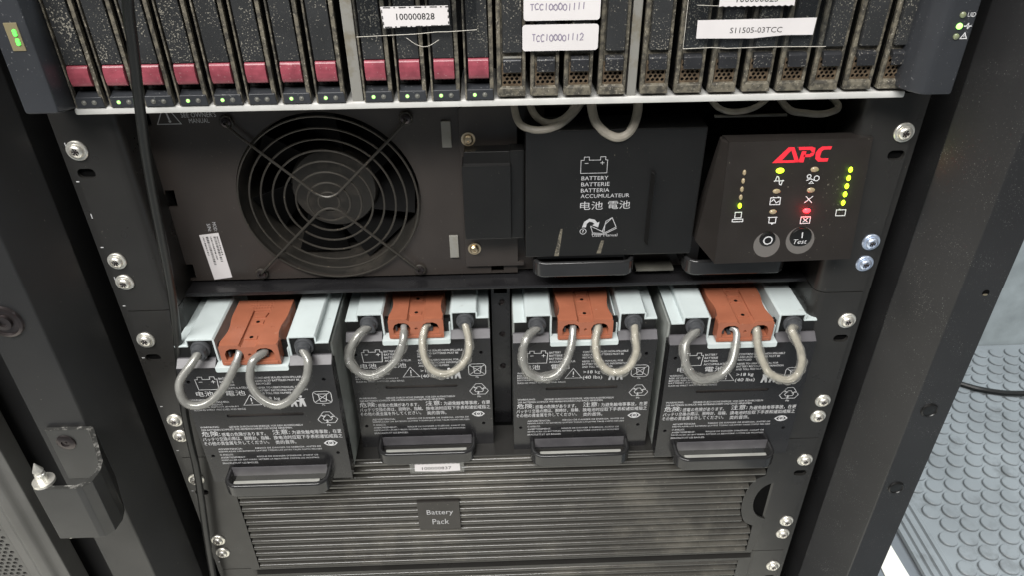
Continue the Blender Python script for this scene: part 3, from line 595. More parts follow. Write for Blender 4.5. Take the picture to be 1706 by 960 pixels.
# ---- display panel, leaning forward at the bottom
TH = math.atan2(12.0, 74.0)
def yd(z): return -2.0 + (-4.0 - z) * -12.0 / 74.0          # front face depth at height z
f = MB()
BT = ((161.8, -61.9, 4.9, 8.0, 3.4), (181.8, -61.2, 6.7, 8.6, 1.9))
g_ = MB(); g_.plate([(131.2, -77), (214.7, -76), (214.7, -2.4), (132.4, -3.4)], [circ(x, z - dd, rec, 40) for x, z, R, rec, dd in BT], 0, 5.2)
for v in g_.bm.verts: v.co.y += yd(v.co.z)
f.merge(g_.bm)
f.hull8([(131.2, yd(-77) + 5, -77), (214.7, yd(-76) + 5, -76), (214.7, 20, -72), (127, 20, -72), (132.4, yd(-3.4) + 5, -3.4), (214.7, yd(-2.4) + 5, -2.4), (214.7, 8, -3), (131, 8, -3)])
f.hull8([(123.6, 6, -72), (131.3, yd(-77) + .2, -77), (131.3, 20, -72), (123.6, 20, -70), (130.0, 6, -6), (132.5, yd(-4) + .2, -4), (132.5, 9, -4), (130, 9, -4)], 0.3)
dp = obj('display_panel', f, 'display', ups)
def DF(off): return lambda u, v: (u, yd(v) - off, v)
f = MB(); q = DF(0.1)
# logo letters cut as slanted shapes
def sl(pts): return [(158.4 + a * 33.4 + b * 0.0, -15.7 + b * 8.9) for a, b in pts]
f.flat(sl([(0.0, 0), (.245, 1), (.335, 1), (.405, 0), (.29, 0), (.275, .22), (.15, .22), (.105, 0)]), 0, q) if False else None
f.flat(sl([(0, 0), (.25, 1), (.35, 1), (.305, .80), (.16, .14), (.13, 0)]), 0, q)
f.flat(sl([(.35, 1), (.475, .0), (.40, 0), (.305, .80)]), 0, q); f.flat(sl([(.13, 0), (.16, .16), (.46, .16), (.475, 0)]), 0, q)
f.flat(sl([(.455, 0), (.49, .72), (.57, .72), (.545, 0)]), 0, q); f.flat(sl([(.42, 1), (.44, .80), (.63, .80), (.655, 1)]), 0, q)
f.flat(sl([(.63, .80), (.655, 1), (.715, .92), (.715, .60), (.665, .66)]), 0, q); f.flat(sl([(.53, .52), (.53, .34), (.65, .34), (.70, .44), (.715, .60), (.655, .62), (.63, .52)]), 0, q)
f.flat(sl([(.775, .86), (.83, 1), (1.0, 1), (.985, .80), (.87, .80), (.835, .70)]), 0, q); f.flat(sl([(.775, .86), (.835, .70), (.815, .32), (.74, .22), (.735, .62)]), 0, q)
f.flat(sl([(.74, .22), (.815, .32), (.85, .24), (.97, .24), (.96, .02), (.80, .02)]), 0, q)
printed('logo', f, dp, 'red')
def glow(x, y, z, c, e):
    l = bpy.data.lights.new('lamp_light', 'POINT'); l.energy = e; l.color = c; l.shadow_soft_size = 0.0008
    o = bpy.data.objects.new('lamp_light', l); col.objects.link(o); o.location = Vector((x, y, z)) * S; return o
def led(x, z, w_, h_, m_, name='lamp'):
    if m_ == 'r_led': glow(x, yd(z) - 1.9, z, (1, .0006, .0025), 0.0042)
    if m_ == 'y_led': glow(x, yd(z) - 2.2, z, (.45, 1, .002), 0.00035)
    f = MB(); f.lathe((x, yd(z) + .05, z), [(1.0, 0), (0.96, .5), (0.7, .95), (0.01, 1.1)], 'y', 18, w_, h_); return obj(name, f, m_, dp)
for i, (x, z) in enumerate(((143.0, -20.9), (142.9, -25.8), (142.7, -30.7), (142.6, -35.5), (142.6, -40.6))): led(x, z, 1.05, 1.75, 'y_led' if i == 4 else 'off')
for i, (x, z) in enumerate(((204.9, -20.6), (204.6, -25.5), (204.4, -30.3), (204.2, -35.2), (204.0, -40.3))): led(x, z, 1.15, 1.75, 'y_led')
led(163.7, -20.2, 2.4, 1.65, 'y_led'); led(183.8, -20.0, 2.4, 1.65, 'off'); led(163.3, -32.4, 2.3, 1.5, 'off'); led(183.5, -32.2, 2.4, 1.6, 'off'); led(162.9, -44.8, 2.2, 1.5, 'off'); led(183.0, -44.6, 2.4, 1.6, 'r_led')
f = MB(); w_ = .5
f.stroke([(161, -26.4), (161.6, -26.4), (162.4, -23.6), (163.4, -23.9), (164.5, -28.4), (165.5, -28.6), (166.0, -26.0), (166.6, -26.0)], w_, 0, fr=q); f.stroke([(161.2, -26.2), (166.8, -26.2)], w_, 0, fr=q)
f.stroke(circ(181.2, -24.0, 1.1, 10), w_, 0, True, fr=q); f.stroke(circ(185.8, -25.2, 1.5, 12), w_, 0, True, fr=q); f.stroke([(180, -26.4), (182.4, -25.4), (184.6, -26.4)], w_, 0, fr=q); f.stroke([(181.6, -28.2), (184.4, -28.2), (183, -26.8)], w_, 0, True, fr=q)
f.stroke(rect(160.4, 166.2, -40.4, -36.2), w_, 0, True, fr=q); f.stroke([(161.4, -36.0), (162.4, -36.0)], .7, 0, fr=q); f.stroke([(164.4, -36.0), (165.4, -36.0)], .7, 0, fr=q); f.stroke([(161, -38.6), (162.4, -37.2), (164, -39.4), (165.8, -38.2)], w_, 0, fr=q)
f.stroke([(180.8, -39.8), (185.4, -35.8)], w_, 0, fr=q); f.stroke([(181.2, -35.8), (185.2, -39.8)], w_, 0, fr=q)
f.stroke([(160.2, -48.2), (161.2, -48.2), (161.2, -51.6), (165.2, -51.6), (165.2, -48.2), (166, -48.2)], w_, 0, fr=q); f.stroke([(161.2, -48.2), (165.2, -48.2)], w_, 0, fr=q); f.flat([(162, -51.8), (164.4, -51.8), (163.2, -52.8)], 0, q)
f.stroke(rect(180.2, 185.8, -52.4, -48.4), w_, 0, True, fr=q); f.stroke([(181.6, -51.6), (184.4, -49.2)], w_, 0, fr=q); f.stroke([(181.6, -49.2), (184.4, -51.6)], w_, 0, fr=q)
f.stroke(rect(140.4, 144.2, -48.0, -44.6), w_, 0, True, fr=q); f.stroke(rect(139.2, 145.4, -50.4, -48.9), w_, 0, True, fr=q)
f.stroke(rect(200.8, 206.4, -48.2, -44.6), w_, 0, True, fr=q); f.stroke([(202, -44.3), (203, -44.3)], .6, 0, fr=q)
f.flat([(180.2, -40), (180.3, -40), (180.3, -40.1)], 0, q)
printed('symbols', f, dp)
for x, z, R, rec, dd in BT:
    zc = z - dd
    f = MB(); f.lathe((x, 0, zc), [(rec + .02, .08), (rec - .5, -.1), (rec * .82, -1.6), (rec * .6, -3.2), (.01, -4.2)], 'y', 40)
    for v in f.bm.verts: v.co.y += yd(v.co.z)
    obj('button_dish', f, 'dish', dp)
    f = MB(); f.lathe((x, yd(z), z), [(R, -3.4), (R, 0.2), (R * .93, 0.9), (R * .75, 1.2), (.01, 1.3)], 'y', 36); b = obj('button', f, 'plastic', dp)
    f = MB(); yb = yd(z) - 1.45
    if R < 5: f.stroke(circ(x - .1, z, 2.5, 24), .75, yb, True)
    else: f.stroke([(x + .3, z + .4), (x - .1, z + 4.2)], .7, yb); f.text('Test', x - 4.4, x + 3.8, z - 3.6, z - .6, yb, shear=.15)
    printed('symbol', f, b)

# ---- mounting ears and their screws
def ear(parent, s, zt, zb, hole_dz, first):
    x_in, x_out = (213.5, 237.7)
    ol = [(s * x_in, zb + .35), (s * x_out, zb + .35), (s * x_out, zt - .35), (s * x_in, zt - .35)]
    f = MB(); f.plate(ol, [rrect(s * 232 - 5.0, s * 232 + 5.0, zt - hole_dz - 3.0, zt - hole_dz + 3.0, 2.9)], 0, 2.4)
    P = []
    for k in range(7):
        a = math.radians(90 * k / 6); P.append((s * (x_in - 7 * math.sin(a)), 7 - 7 * math.cos(a)))
    P2 = [(s * (x_in - 4.8 * math.sin(math.radians(90 * k / 6))), 7 - 4.8 * math.cos(math.radians(90 * k / 6))) for k in range(6, -1, -1)]
    P += [(s * (x_in - 7), 40), (s * (x_in - 4.8), 40)]
    f.prism(P + P2, zb + .35, zt - .35, 'z'); e = obj('mounting_ear', f, 'ear', parent)
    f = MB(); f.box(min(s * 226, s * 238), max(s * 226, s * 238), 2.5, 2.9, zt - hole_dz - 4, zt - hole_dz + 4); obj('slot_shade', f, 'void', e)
    for dz, k in first:
        m_ = 'zinc' if (s > 0 and zt > 0 and k) else 'nickel'
        sw = obj('screw', screw_mb((s * 232.5, 0, zt + dz), 5.9 if not k else 5.6), m_, e); sw.data.materials.append(MT['darkscrew'])
        cx_, cz_ = s * 232.5 * S, (zt + dz) * S; of = origin(e)
        for p in sw.data.polygons:
            c = p.center + of; r2 = math.hypot(c.x - cx_, c.z - cz_) / S
            if r2 < 2.0 and not (p.index % 4 == 0 and r2 > 1.4): p.material_index = 1
for s in (-1, 1):
    ear(ups, s, 22.85, -110.5, 37.2, ((-23.2, 0), (-95.2, 1), (-110.9, 1)))
    ear(ups, s, -110.5, -243.6, 38.4, ((-23.2, 0), (-95.2, 1), (-110.6, 1)))

# ================================================================== BATTERY MODULES
MODS = [(-158.5, -21.0, 6.4), (-56.4, 11.0, -0.5), (58.0, 4.0, 0.0), (162.5, -7.0, 3.1)]
MLAB = ['leftmost battery module, pulled out the farthest, with smooth grey cables', 'battery module right of the leftmost one, below the fan screw',
        'battery module just right of the dark partition, cream wrinkled cable on its right', 'rightmost battery module below the lit display panel']
CAB = {
'm1L':[(-186.9,-19.0,-130.7),(-195.2,-25.8,-135.0),(-201.3,-31.9,-142.0),(-201.7,-36.3,-148.0),(-199.0,-38.7,-155.0),(-192.2,-38.7,-157.8),(-183.8,-36.3,-155.8),(-176.0,-31.9,-149.0),(-169.5,-25.8,-139.4),(-165.9,-19.0,-131.5)],
'm1R':[(-150.5,-19.0,-132.0),(-156.5,-25.2,-134.1),(-158.7,-30.8,-144.1),(-155.6,-35.2,-151.3),(-149.5,-38.0,-156.6),(-142.2,-39.0,-159.1),(-134.3,-38.0,-156.2),(-127.3,-35.2,-148.9),(-122.9,-30.8,-142.5),(-122.0,-25.2,-134.4),(-122.8,-19.0,-129.6)],
'm2L':[(-89.4,13.0,-136.5),(-95.0,6.8,-139.3),(-100.8,1.2,-147.0),(-101.5,-3.2,-154.2),(-95.9,-6.0,-161.5),(-88.0,-7.0,-164.1),(-79.3,-6.0,-161.1),(-71.4,-3.2,-155.3),(-66.6,1.2,-147.2),(-64.9,6.8,-140.3),(-65.2,13.0,-138.4)],
'm2R':[(-51.0,13.0,-139.4),(-52.8,5.3,-147.3),(-51.3,-1.1,-155.6),(-46.3,-5.5,-162.2),(-37.8,-7.0,-164.4),(-28.7,-5.5,-160.8),(-22.5,-1.1,-154.6),(-21.4,5.3,-146.3),(-23.2,13.0,-137.8)],
'm3L':[(22.6,6.0,-133.7),(17.8,-1.7,-139.3),(14.7,-8.1,-149.3),(17.3,-12.5,-159.3),(26.1,-14.0,-164.6),(36.7,-12.5,-163.1),(43.7,-8.1,-156.0),(47.7,-1.7,-146.9),(49.4,6.0,-138.6)],
'm3R':[(66.1,6.0,-138.2),(63.9,-1.7,-146.0),(65.1,-8.1,-153.7),(70.9,-12.5,-160.2),(78.9,-14.0,-161.3),(86.1,-12.5,-157.7),(90.6,-8.1,-149.5),(90.2,-1.7,-140.8),(88.6,6.0,-134.9)],
'm4L':[(124.7,-5.0,-132.0),(122.1,-11.8,-139.6),(120.8,-17.9,-146.8),(123.5,-22.3,-155.0),(129.1,-24.7,-159.9),(135.7,-24.7,-161.1),(144.9,-22.3,-159.4),(152.3,-17.9,-153.1),(155.6,-11.8,-145.3),(157.0,-5.0,-136.6)],
'm4R':[(170.0,-5.0,-135.0),(170.7,-11.8,-144.4),(173.6,-17.9,-152.8),(178.6,-22.3,-159.6),(189.3,-24.7,-163.2),(195.5,-24.7,-158.2),(197.1,-22.3,-148.5),(194.5,-17.9,-139.5),(190.6,-11.8,-131.6),(189.7,-5.0,-130.8)]}
ZB = -253.8
def module_print(f):
    y = -0.14
    T = lambda s, x0, x1, z0, z1: f.text(s, x0 - 58, x1 - 58, z0, z1, y)
    R = lambda pts: [(p[0] - 58, p[1]) for p in pts]
    f.stroke(R([(18.7, -166.4), (31.7, -166.4), (32.4, -157.6), (30.9, -157.6), (30.9, -155.6), (27.9, -155.6), (27.9, -157.6), (23, -157.6), (23, -155.6), (20, -155.6), (20, -157.6), (18.1, -157.6)]), .38, y, True)
    f.stroke(R([(20.2, -159.8), (22.6, -159.8)]), .38, y); f.stroke(R([(28.2, -159.8), (30.8, -159.8)]), .38, y); f.stroke(R([(29.5, -161.1), (29.5, -158.5)]), .38, y)
    for i, (s, x1) in enumerate((('BATTERY', 41.5), ('BATTERIE', 42.6), ('BATTERIA', 42.8), ('ACCUMULATEUR', 51.8))): T(s, 33.5, x1, -158.2 - 2.75 * i, -156.5 - 2.75 * i)
    T('电池', 16, 27.2, -172.2, -167.8); T('電池', 35, 48, -172.2, -167.8)
    for i, (s, x1) in enumerate((('WARNING:', 21), ('RISK OF ENERGY HAZARD.', 36), ('BEFORE REPLACING', 31), ('BATTERIES, REMOVE JEWELRY', 41.5), ('SUCH AS WRIST WATCHES AND RINGS', 45.4))): T(s, 11.3, x1, -175.9 - 2.25 * i, -174.4 - 2.25 * i)
    for i, (s, x1) in enumerate((('CONTAINS SEALED NON-SPILLABLE', 88), ('LEAD-ACID BATTERIES MUST BE', 85), ('RECYCLED', 66), ("REFER TO USER'S MANUAL FOR", 85), ('BATTERY RECYCLING INFORMATION', 89), ('AND TOLL FREE NUMBER', 78))): T(s, 56.6, x1, -158.4 - 2.5 * i - (.9 if i > 2 else 0), -156.8 - 2.5 * i - (.9 if i > 2 else 0))
    f.stroke(R([(44.9, -180.8), (56.7, -180.8), (50.6, -171.9)]), .42, y, True); f.stroke(R([(50.7, -177.6), (50.7, -174.6)]), .7, y); f.flat(R(circ(50.7, -179.2, .5, 8)), y)
    T('>18 kg', 57.6, 69.6, -177.8, -174.3); T('(40 lbs)', 57.5, 71.2, -182.8, -179.0)
    for dx in (0, 5.6):
        f.flat(R(circ(77.6 + dx, -174.6, 1.1, 10)), y); f.flat(R([(75.6 + dx, -183.6), (77.0 + dx, -183.6), (77.9 + dx, -180.6), (78.9 + dx, -183.6), (80.3 + dx, -183.6), (79.4 + dx, -177.2), (80.4 + dx, -176.4), (76.0 + dx, -176.2), (76.6 + dx, -178)]), y)
    f.flat(R([(76.4, -177.2), (84.8, -178.3), (84.8, -179.6), (76.4, -178.4)]), y)
    f.stroke(R(rrect(91.5, 103.6, -181.2, -170.6, 2.6, 3)), .42, y, True); f.stroke(R([(92.4, -180), (102.6, -171.8)]), .4, y); f.stroke(R([(92.4, -171.8), (102.6, -180)]), .4, y)
    f.stroke(R([(94.9, -173.0), (95.8, -179.4), (99.6, -179.4), (100.6, -173.0)]), .45, y, True); T('Pb', 96.4, 98.4, -183.4, -182.0)
    cx_, cz_, Ro = 98.2, -194.6, 10.2
    V_ = [(Ro * math.cos(math.radians(90 + 120 * k)), .86 * Ro * math.sin(math.radians(90 + 120 * k))) for k in range(3)]
    for k in range(3):
        a, b, c = V_[k], V_[k - 1], V_[(k + 1) % 3]
        L_ = lambda p, q, t, sc_=1.0: (cx_ + sc_ * (p[0] + (q[0] - p[0]) * t), cz_ + sc_ * (p[1] + (q[1] - p[1]) * t))
        f.stroke(R([L_(a, b, .56), L_(a, b, .24), L_(a, c, .24), L_(a, c, .36), L_(a, c, .33, 1.14), L_(a, c, .50, .80), L_(a, c, .40, .36), L_(a, c, .37, .52), L_(a, c, .22, .46), L_(a, b, .22, .46), L_(a, b, .56, .46)]), .4, y, True)
    T('Pb', 97.0, 99.4, -202.0, -200.4)
    T('WARNUNG:', 11.3, 24.2, -200.7, -199.1); T('GEFAHR DURCH HOHE ENERGIE. VOR DEM AUSWECHSELN', 30.7, 80.5, -201.0, -199.4)
    T('DER BATTERIEN SCHMUCK WIE ARMBANDUHREN UND RINGE ABNEHMEN.', 11.7, 73.2, -203.3, -201.7)
    T('危険:', 10.9, 23.2, -208.6, -203.9); T('感電の危険があります。', 24.2, 54, -209.0, -205.4)
    T('バッテリ交換の際は、腕時計、指輪、', 10.5, 56.6, -213.1, -209.5); T('その他の貴金属を外してください。', 10.3, 54.8, -217.2, -213.6)
    T('注意:', 58.8, 70.6, -208.6, -204.0); T('为避免触电等事故，在更', 72.0, 105.8, -209.0, -205.2); T('换电池时应取下手表和诸如戒指之', 58.8, 105.8, -213.4, -209.7); T('类的首饰。', 59.2, 73.4, -217.8, -214.2)
    f.stroke(R([(92.6, -218.2), (94.6, -216.4), (97, -215.8), (99.4, -216.4), (101.2, -218.2), (99.4, -220), (97, -220.6), (94.6, -220)]), .8, y, True); f.stroke(R(circ(97, -218.2, 1.6, 10)), .7, y, True); T('5', 96.5, 97.5, -219, -217.4)
    T('ADVERTENCIA:', 18.6, 35.4, -221.9, -220.3); T('RIESGO DE DANGER DE ENERGIA, ANTES DE', 44.3, 89.7, -221.9, -220.3)
    T('REEMPLAZAR LAS BATERIAS QUITESE TODAS LAS JOYAS TALES COMO RELOJES', 18.6, 90, -224.5, -222.9); T('O ANILLOS.', 18.6, 28, -227.4, -225.8)
    T('AVERTISSEMENT:', 18.7, 36, -230.2, -228.6); T("RISQUE DE DANGER D'ENERGIE. AVANT DE", 43.8, 86.5, -230.2, -228.6)
    T('REMPLACER LES BATTERIES, RETIRER LA BIJOUTERIE COMME LES MONTRES', 18.7, 86.7, -233.0, -231.4); T('BRACELETS ET LES BAGUES.', 18.7, 43.7, -235.8, -234.2)
    for v in f.bm.verts: v.co.z -= 0
def make_module():
    t = thing('battery_module', None, 'battery', (0, 0, ZB))
    f = MB()
    f.plate(rect(-49.5, 49.5, ZB, -148.5), [circ(-44.4, -159.6, 1.3, 12), circ(42.8, -160.6, 1.3, 12), circ(-44.4, -227.6, 1.3, 12), circ(42.6, -228, 1.3, 12), rrect(-26.5, 24.8, -191.6, -188.9, 1.2)], 0, 1.4)
    for a in (-49.5, 48.5): f.box(a, a + 1, 1.3, 10.5, ZB, -149.5)
    fp = obj('front_panel', f, 'front', t)
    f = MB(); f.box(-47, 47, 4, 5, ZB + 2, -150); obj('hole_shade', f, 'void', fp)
    f = MB(); f.flat(rect(-26.5, 24.8, -191.6, -188.9), 1.0); obj('slot_strip', f, 'panel', fp, smooth=0)
    f = MB(); module_print(f); printed('warning_print', f, fp)
    f = MB()                                                    # grey sloping ledge left and right of the tray
    for a, b in ((-49.4, -24.6), (22.6, 49.4)):
        f = MB(); f.prism([(0.05, -149.4), (0.05, -148.3), (5.2, -144.2), (6.4, -144.2), (6.4, -149.4)], a, b, 'x', 0.15); obj('ledge', f, 'bevel', t)
    f = MB()
    for a, b in ((-40.2, -24.0), (24.0, 40.2)): f.box(a, b, 6.4, 8, -149, -130.2)
    for a, b in ((-48.2, -40.3), (40.3, 48.2)): f.box(a, b, 6.4, 8, -149, -135.1)
    f.box(-47, 47, 8, 12, -148, -136); obj('terminal_wall', f, 'plastic', t)
    f = MB()                                                    # pale sleeve: sides and back
    for x in (-49.2, 47.8): f.box(x, x + 1.4, 10.6, 170, ZB + 0.5, -138.6)
    f.box(-47.6, 47.6, 12, 170, -150, -147); obj('sleeve', f, 'galv', t)
    for s in (-1, 1):
        pts = [(s * 22.8, -147), (s * 22.8, -130.2), (s * 24.0, -129), (s * 40.2, -129), (s * 41.2, -130.2), (s * 41.2, -134), (s * 48.8, -134), (s * 48.8, -135.2), (s * 40.0, -135.2), (s * 40.0, -130.4), (s * 24.2, -130.4), (s * 24.2, -147)]
        f = MB(); f.prism(pts, 5.2, 74, 'y', 0.25); obj('channel', f, 'white', t)
        f = MB(); c_ = (s * 32.8, 6.4, -137.2)
        f.lathe(c_, [(6.3, 0), (6.3, 1.6), (5.9, 2.2), (5.0, 2.4), (4.8, 5.4), (4.2, 6.6), (2.6, 6.8), (2.4, 3.5), (.01, 3.4)], 'y', 26)
        f.hull8([(c_[0] + 1.5, 0.5, -142.5), (c_[0] + 4.6, 0.5, -141), (c_[0] + 4.4, 6, -141), (c_[0] + 1.5, 6, -142.5), (c_[0] + 2.5, 1.2, -134.5), (c_[0] + 4.8, 1.2, -135), (c_[0] + 4.8, 6, -135), (c_[0] + 2.5, 6, -134.5)], .4)
        obj('cable_gland', f, 'rubber', t)
    f = MB(); f.prism([(-24.2, -148.6), (-24.2, -150.4), (-23.4, -151.3), (21.6, -151.3), (22.4, -150.4), (22.4, -148.6)], -1.4, 0, 'y', .3); f.box(-24.2, 22.4, -1.4, 60, -149.2, -147.3, .3)
    for x in (-24.2, 21.2): f.box(x, x + 1.2, 6, 60, -147.4, -139, .3)
    obj('tray', f, 'white', t)
    # brown two pole plug
    W_ = [(0, 18.6), (5, 18.5), (10, 17.4), (15, 16.7), (21, 16.9), (27, 18.0), (32, 18.6), (50, 18.6)]
    f = MB(); pts = [(-w_ - .5, y) for y, w_ in W_] + [(w_ - .5, y) for y, w_ in reversed(W_)]
    body = [(p[0], p[1]) for p in pts if p[1] > 0]
    body = [(-18.5 - .5, 8)] + [p for p in body if p[1] > 8] + [(18.5 - .5, 8)]
    side = [p for p in pts]
    f.prism([(-17.9, 8), *[p for p in pts if p[1] > 8 and p[0] < -.5], *[p for p in pts if p[1] > 8 and p[0] > -.5], (16.9, 8)], -146.6, -132.2, 'z', .5)
    for a, b in ((-18.9, -6.0), (5.0, 17.9)):                    # raised halves either side of the middle groove
        out = [(a, 2)] + [p for p in pts if 2 < p[1] and ((p[0] < 0) == (a < 0))] 
        if a < 0: poly = [(max(a, -18.9), 1.5)] + [p for p in pts if p[0] < -.5 and p[1] > 1.5] + [(b, 50), (b, 1.5)]
        else: poly = [(a, 1.5), (a, 50)] + [p for p in pts if p[0] > -.5 and p[1] > 1.5] + [(b, 1.5)]
        f.prism(poly, -133.0, -130.6, 'z', .6)
    f.box(-6.2, 5.2, 38, 50, -133, -130.7, .4)
    def port(cx): return [(cx - 5.6, -142.6), (cx + 5.6, -142.6), (cx + 5.9, -138), (cx + 4.6, -135), (cx + 2, -133.6), (cx - 2, -133.6), (cx - 4.6, -135), (cx - 5.9, -138)]
    ol = [(-18.6, -146.6), (17.6, -146.6), (18.1, -145.6), (18.1, -132), (17.2, -130.8), (5.6, -130.8), (4.0, -132.4), (-5.0, -132.4), (-6.6, -130.8), (-18.2, -130.8), (-19.1, -132), (-19.1, -145.6)]
    f.plate(ol, [port(-10.2), port(9.2), circ(-.5, -138.6, 1.1, 10)], 0, 8)
    f.box(-17.5, 16.5, -0.6, 0.2, -146.2, -143.8, .25)
    for yy, zz in ((7.5, 0), (24, 0)):
        f.prism([(-4.2, yy), (3.2, yy), (3.2, yy + 3.4), (-.5, yy + 5.6), (-4.2, yy + 3.4)], -132.4, -131.6, 'z', .2)
    f.prism([(-4, 31), (3, 31), (4.4, 36), (-5.4, 36)], -132.4, -131.2, 'z', .2)
    for yy, a, b in ((44.6, -9, -3), (44.6, 3, 8), (42.0, -10, 6), (39.4, -8, 8)):
        for q in range(int((b - a) / 1.9)): f.box(a + q * 1.9, a + q * 1.9 + 1.2, yy, yy + 1.3, -131.0, -130.35)
    for x in (-11.5, 10.5): f.box(x - 1.3, x - .2, 18, 19.2, -130.8, -130.35); f.box(x + .4, x + 1.6, 18.2, 19, -130.8, -130.35)
    con = obj('plug', f, 'brown', t)
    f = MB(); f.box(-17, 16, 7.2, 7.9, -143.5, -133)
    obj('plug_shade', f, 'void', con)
    f = MB()
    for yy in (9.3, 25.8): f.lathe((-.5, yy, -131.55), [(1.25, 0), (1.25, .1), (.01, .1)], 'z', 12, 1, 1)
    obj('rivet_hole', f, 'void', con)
    f = MB()
    for x in (-10.2, 9.2):
        f.box(x - 1.2, x + 1.2, 2, 7, -142.4, -140.8, .3); f.box(x - 4.6, x - 3.4, 2.5, 7, -142, -138, .2)
    obj('contact', f, 'rubber', con)
    # pull handle
    f = flathandle(-37.4, 36.2, 3, -16.0, -253.0, -241.8, 9.5, 3.4)
    hd = obj('pull_handle', f, 'handle', t)
    f = MB(); f.box(-34, 33, -.5, .1, -248, -239.6, .2); obj('backing', f, 'bevel', hd)  # paler patch over the black panel, painting in light inside the loop
    f = MB(); f.prism([(-13.6, -252), (-13.6, -244.2), (-12.4, -242.9), (-9.6, -243.0), (-7.8, -245.4), (-6.4, -250), (-6.4, -252)], -30.5, 29.3, 'x', .3); obj('grip', f, 'shelf', hd)
    return t
def cable_path(P, loc):
    return [Vector(p) for p in P]
t0 = make_module(); mods = [t0]
for i in range(1, 4): 
    t = t0.copy(); col.objects.link(t); mods.append(t)
    for ch in list(t0.children):
        c = ch.copy(); col.objects.link(c); c.parent = t
        for g in ch.children:
            d = g.copy(); col.objects.link(d); d.parent = c
for i, t in enumerate(mods):
    x, y, dz = MODS[i]; t.location = Vector((x, y, ZB + dz)) * S
    tag(t, MLAB[i], None, 'battery modules pulled from the UPS')
for i, t in enumerate(mods):
    x, y, dz = MODS[i]
    for side, s in (('L', -1), ('R', 1)):
        P = [Vector(p) for p in CAB['m%d%s' % (i + 1, side)]]
        gl = Vector((x + s * 32.8, y + 3, -137.0 + dz)); pt = Vector((x - .5 + s * 8.2, y + 5, -138.5 + dz))
        if side == 'L': P[0] = gl + Vector((0, -1.5, 0)); P = [gl] + P + [pt]
        else: P[-1] = gl + Vector((0, -1.5, 0)); P = [pt] + P + [gl]
        wr = i > 0
        random.seed(i * 7 + s); ph = random.uniform(0, 6)
        rad = (lambda u, ph=ph: 1 + .10 * math.sin(u * 17 + ph) * math.sin(u * 3.14) + .06 * math.sin(u * 41 + ph)) if wr else None
        f = MB(); f.tube(P, 2.35, 14, smooth=8)
        c = obj('power_cable', f, 'hose2' if (wr and side == 'R') else 'hose', t, 'cream wrinkled cable' if (wr and side == 'R') else 'clear sleeved grey cable')
        Q = [Vector(p) for p in spline([Vector(p) for p in P], 8)]; n = len(Q)
        Q = Q[int(n * .06):int(n * .86)] if side == 'L' else Q[int(n * .08):int(n * .95)]
        f = MB(); f.tube(Q, 2.95 if wr else 2.8, 20, smooth=2, radf=rad, crump=.50 if wr else 0)
        obj('sleeve', f, 'sleeve', c, smooth=28)

# ================================================================== EXTERNAL BATTERY PACKS (below)
def bezel_outline(zt, zb):
    o = [(-213.2, zb), (209.6, zb), (212.8, zb + 38)]
    cz = zt - 62; o += [(213.4, cz - 22)] + [(213.4 - 13.2 * math.sin(math.radians(a)), cz - 21 * math.cos(math.radians(a))) for a in range(15, 180, 15)] + [(213.4, cz + 22)]
    o += [(213.4, zt), (-213.4, zt)]
    return o
pk = thing('battery_pack', 'black battery pack with ribbed bezel and small name plate under modules', 'battery pack', (0, 0, -377.4))
hole = [(-206.2, -375.2), (-206.2, -251.5)] + [(204.6 - (13.5 * math.sqrt(max(0, 1 - ((z + 312) / 30) ** 2)) if abs(z + 312) < 30 else 0), z) for z in [-251.5, -280] + [-282 - 4 * k for k in range(16)] + [-375.2]]
f = MB(); f.plate(bezel_outline(-250, -377.4), [hole], -1.2, 30); bz = obj('bezel', f, 'ear', pk); f = MB(); f.box(200.8, 213.2, 0.3, 1.0, -334, -290); obj('notch_shade', f, 'void', bz); f = MB(); f.box(-207, 206, 9, 12, -376, -250.5)
zr = -254.0; 
while zr > -375:
    xr = 204.5
    d = abs(zr + 312) 
    if d < 30: xr = 204.5 - 13.5 * math.sqrt(max(0, 1 - (d / 30) ** 2))
    f.prism([(9.2, zr - 3.9), (-0.6, zr - 3.7), (-1.7, zr - 3.1), (-2.3, zr - 1.2), (-2.1, zr - .4), (-1.4, zr + .4), (-0.4, zr + .95), (9.2, zr + 1.3)], -205.2 , xr - .8, 'x')
    zr -= 7.87
obj('ribs', f, 'ribs', bz)
f = MB(); f.box(-68.6, -35.2, -3.6, 0, -330.3, -297.0, .6); bg = obj('name_plate', f, 'display', pk)
f = MB(); f.text('Battery', -61.4, -40.6, -313.6, -306.4, -3.75); f.text('Pack', -57.6, -44.4, -323.6, -317.4, -3.75); printed('lettering', f, bg, 'printdim')
for s in (-1, 1): ear(pk, s, -243.6, -377.0, 38.0, ((-23.2, 0), (-95.0, 1), (-111.0, 1)))
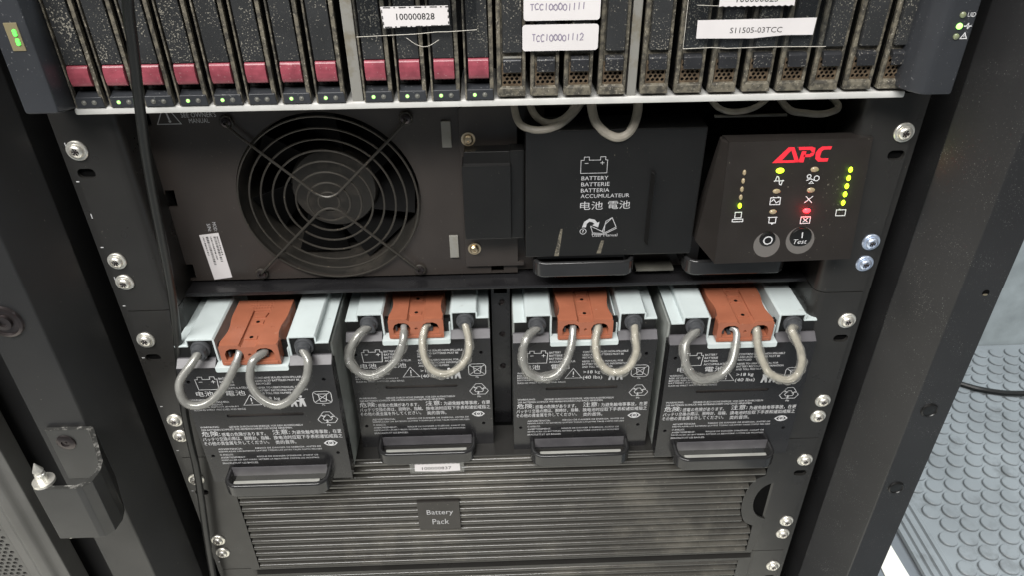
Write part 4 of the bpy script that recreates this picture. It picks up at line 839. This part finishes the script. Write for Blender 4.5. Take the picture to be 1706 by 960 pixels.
t = sticker('number_label', 'small white label reading 100000837 taped on the ribbed battery pack', [(-66.5, -255.8)] + [(-65 + 1.6 * k, -255.4 - (.6 if k % 2 else 0)) for k in range(20)] + [(-32.8, -256.0), (-32.6, -263.4), (-45, -264.0), (-66.8, -262.9)], -2.9, 'paper')
f = MB(); f.text('100000837', -61.3, -39.3, -261.6, -258.6, -3.0); printed('print', f, t, 'ink')
f = MB(); f.box(-70.5, -29.6, -2.75, -2.5, -265.6, -254.6); obj('tape', f, 'tape', t, smooth=0)
pk2 = thing('battery_pack', 'lowest black ribbed battery pack cut off by the photo bottom', 'battery pack', (0, 0, -510))
f = MB(); f.plate(rect(-209, 209.4, -510, -381.4), [rect(-197, 199, -508, -384.6)], -3.2, 30); bz = obj('bezel', f, 'ear', pk2); f = MB(); f.box(-198, 200, 7, 10, -509, -384)
zr = -386
while zr > -505: f.prism([(7.2, zr - 3.9), (-2.6, zr - 3.7), (-3.7, zr - 3.1), (-4.3, zr - 1.2), (-4.1, zr - .4), (-3.4, zr + .4), (-2.4, zr + .95), (7.2, zr + 1.3)], -196.4, 198.4, 'x'); zr -= 7.87
obj('ribs', f, 'ribs', bz)
for s in (-1, 1): ear(pk2, s, -377.0, -510.4, 38, ((-21, 0), (-95, 1), (-111, 1)))

# ================================================================== HANGING CABLE
f = MB()
f.tube([(-152, -47, 115), (-161.1, -44.0, 87.4), (-166.8, -39.8, 65.4), (-173.8, -35.0, 38.2), (-180.7, -30.2, 8.0), (-186.2, -25.9, -21.8), (-190.1, -22.8, -46.0), (-195.2, -19.0, -76.7), (-199.8, -16.4, -100.3), (-206.3, -13.2, -130.7), (-213.9, -10.0, -163.6), (-218.4, -10.0, -190.6), (-220.9, -10.0, -213.5), (-223.7, -10.0, -243.8), (-228.1, -10.0, -276.1), (-233.2, -10.0, -310.6), (-238.3, -10.0, -347.6), (-242.7, -10.0, -383.2), (-248, -9, -430)], 2.6, 14, smooth=6)
tag(obj('hanging_cable', f, 'cable', loc=(-220, -10, -430)), 'long black cable hanging down in front of the drives and left ear', 'cable')
